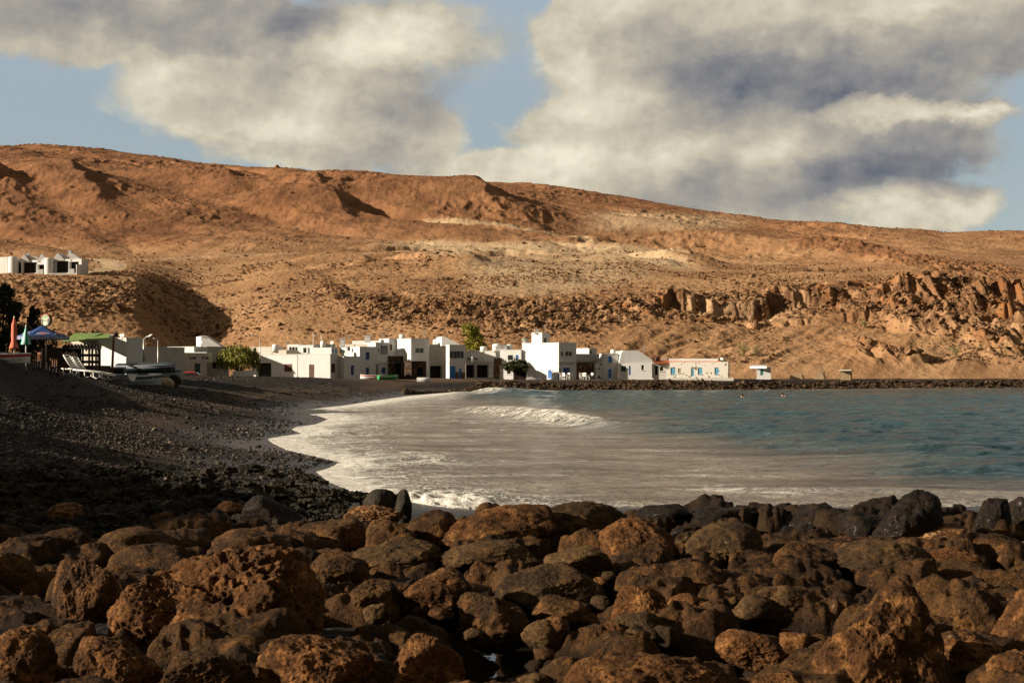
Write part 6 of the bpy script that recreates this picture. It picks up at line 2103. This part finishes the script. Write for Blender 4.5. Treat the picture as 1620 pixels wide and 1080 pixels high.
zt = P3(890, 600.4, 198.0).z
ch = None
for px, D, rz in [(889, 198.7, .4), (893, 199.0, 2.4), (899, 198.9, -.6), (903, 198.7, 3.4), (920, 198.8, .5), (925, 199.1, 2.7), (930, 198.7, 1.4), (935, 199.0, -.9)]:
    x = D * (px - CX) / F
    lab = 'white plastic chair at the table below the navy window' if px < 910 else 'white plastic chair at the table before the brown wall'
    if ch is None: ch = plastic_chair((x, D, zt), rz, lab)
    else: copy_tree(ch, (x, D, zt), rz, lab)
tb = None
for px, D, lab in [(896, 198.9, 'white plastic table below the navy window'), (928, 198.9, 'white plastic table before the brown wall')]:
    x = D * (px - CX) / F
    if tb is None:
        tb = empty('plastic_table', (x, D, zt), lab, 'table', 'plastic tables on the stone terrace')
        m = MB(); m.lathe([(.0, .73), (.5, .73), (.5, .70), (.0, .70)], 18); m.build('table_top', M['plastic'], tb)
        for a in range(4):
            m = MB(); m.tube([(.38 * math.cos(a * 1.571), .38 * math.sin(a * 1.571), 0), (.3 * math.cos(a * 1.571), .3 * math.sin(a * 1.571), .7)], .03, 6); m.build('leg', M['plastic'], tb)
    else: copy_tree(tb, (x, D, zt), 0, lab)


# roof clutter of the village: water tanks and aerials, each part of its house
def of(name):
    return next(o for o in bpy.data.objects if o.name == name)


for hn, px, py, D, r_, hh in [('garage_house', 436, 553, 204, .5, .8), ('brown_door_house', 511, 548, 202, .4, .8), ('low_front_house', 786, 553, 208, .65, .9), ('low_front_house', 765, 555, 209, .5, .7),
                              ('climber_house', 806, 553, 208, .5, .8), ('recessed_house', 690, 545, 214, .5, .8), ('porch_house', 636, 536, 213, .45, .7), ('flat_house', 322, 557, 186, .45, .7),
                              ('narrow_house', 970, 560, 207, .4, .7), ('stone_house', 1143, 572, 206, .35, .6)]:
    o_ = of(hn); c = P3(px, py, D) - Vector(o_.location)
    m = MB(); m.lathe([(0.01, -.3), (r_, -.3), (r_, hh * .8), (r_ * .8, hh * .92), (r_ * .3, hh), (.01, hh)], 14, tuple(c)); m.build('water_tank', M['dish'], o_, True)
for hn, px, py, top, D in [('tall_house', 606, 541, 526, 206), ('plain_house', 672, 536, 521, 207), ('tower_house', 862, 527, 514, 207), ('gable_house', 1018, 560, 546, 206), ('blue_window_house', 552, 546, 530, 207), ('garage_house', 455, 556, 540, 205)]:
    o_ = of(hn); a, b = P3(px, py + 3, D) - Vector(o_.location), P3(px, top, D) - Vector(o_.location)
    m = MB(); m.tube([a, b], .035, 5)
    for k in range(5):
        q = b - Vector((0, 0, .05 + k * .12)); m.tube([q - Vector((.38 - .04 * k, 0, 0)), q + Vector((.38 - .04 * k, 0, 0))], .016, 4)
    m.build('aerial', M['metal'], o_)


def cable(p, q, sag, label):
    a, b = P3(*p), P3(*q)
    t = empty('power_cable', a, label, 'cable', 'overhead cables of the village')
    m = MB(); m.tube([(b - a) * (i / 12) - Vector((0, 0, sag * 4 * (i / 12) * (1 - i / 12))) for i in range(13)], .022, 5); m.build('wire', M['tyre'], t, True)


cable((594, 571, 203), (650, 573, 202), .15, 'thin dark cable hanging from the tall shaded house to the plain white house')
cable((679, 570, 204.0), (711, 573, 200.5), .12, 'thin dark cable crossing the recessed pale house')
cable((912, 571, 203), (954, 568, 203), .2, 'thin dark cable crossing above the dark brown wall')

# two swimmers far out in the bay
def swimmer(px, py, rz, label):
    x, D = G0(px, py, 0.05)
    t = empty('person', (x, D, 0.0), label, 'person', 'swimmers in the bay', rz)
    pts = [(0, 0, -.42), (.12, 0, -.12), (.22, 0, .02), (.30, 0, .13), (.33, 0, .24), (.35, 0, .36), (.20, .19, .02), (.42, .36, -.04), (.66, .28, .04), (.20, -.19, .03), (.34, -.40, .16), (.62, -.34, .05), (.76, .26, .02), (.72, -.32, .0), (-.2, .1, -.5), (-.5, .1, -.5), (-.2, -.1, -.5), (-.5, -.1, -.45)]
    ed = [(0, 1), (1, 2), (2, 3), (3, 4), (4, 5), (2, 6), (6, 7), (7, 8), (2, 9), (9, 10), (10, 11), (8, 12), (11, 13), (0, 14), (14, 15), (0, 16), (16, 17)]
    rad = [.15, .17, .17, .065, .105, .085, .075, .05, .035, .075, .05, .035, .03, .03, .08, .05, .08, .05]
    me = bpy.data.meshes.new('body'); me.from_pydata(pts, ed, []); me.materials.append(M['skin'])
    o = bpy.data.objects.new('body', me); o.parent = t; COL.objects.link(o)
    md = o.modifiers.new('skin', 'SKIN'); md.use_smooth_shade = True
    for k, v in enumerate(me.skin_vertices[0].data): v.radius = (rad[k], rad[k]); v.use_root = (k == 0)
    o.modifiers.new('sub', 'SUBSURF').levels = 1; o.modifiers[-1].render_levels = 2
    V, Fc = rock_shape(int(px), 3, 3, .05, .03)
    np_mesh('hair', V * np.array([.115, .105, .10]) + np.array([.315, 0, .345]), Fc, M['hair'], t)


swimmer(1179, 630, 2.6, 'swimmer with bare shoulders, nearer and left of the two in the bay')
swimmer(1234, 627.5, .5, 'swimmer with bare shoulders, farther and right of the two in the bay')
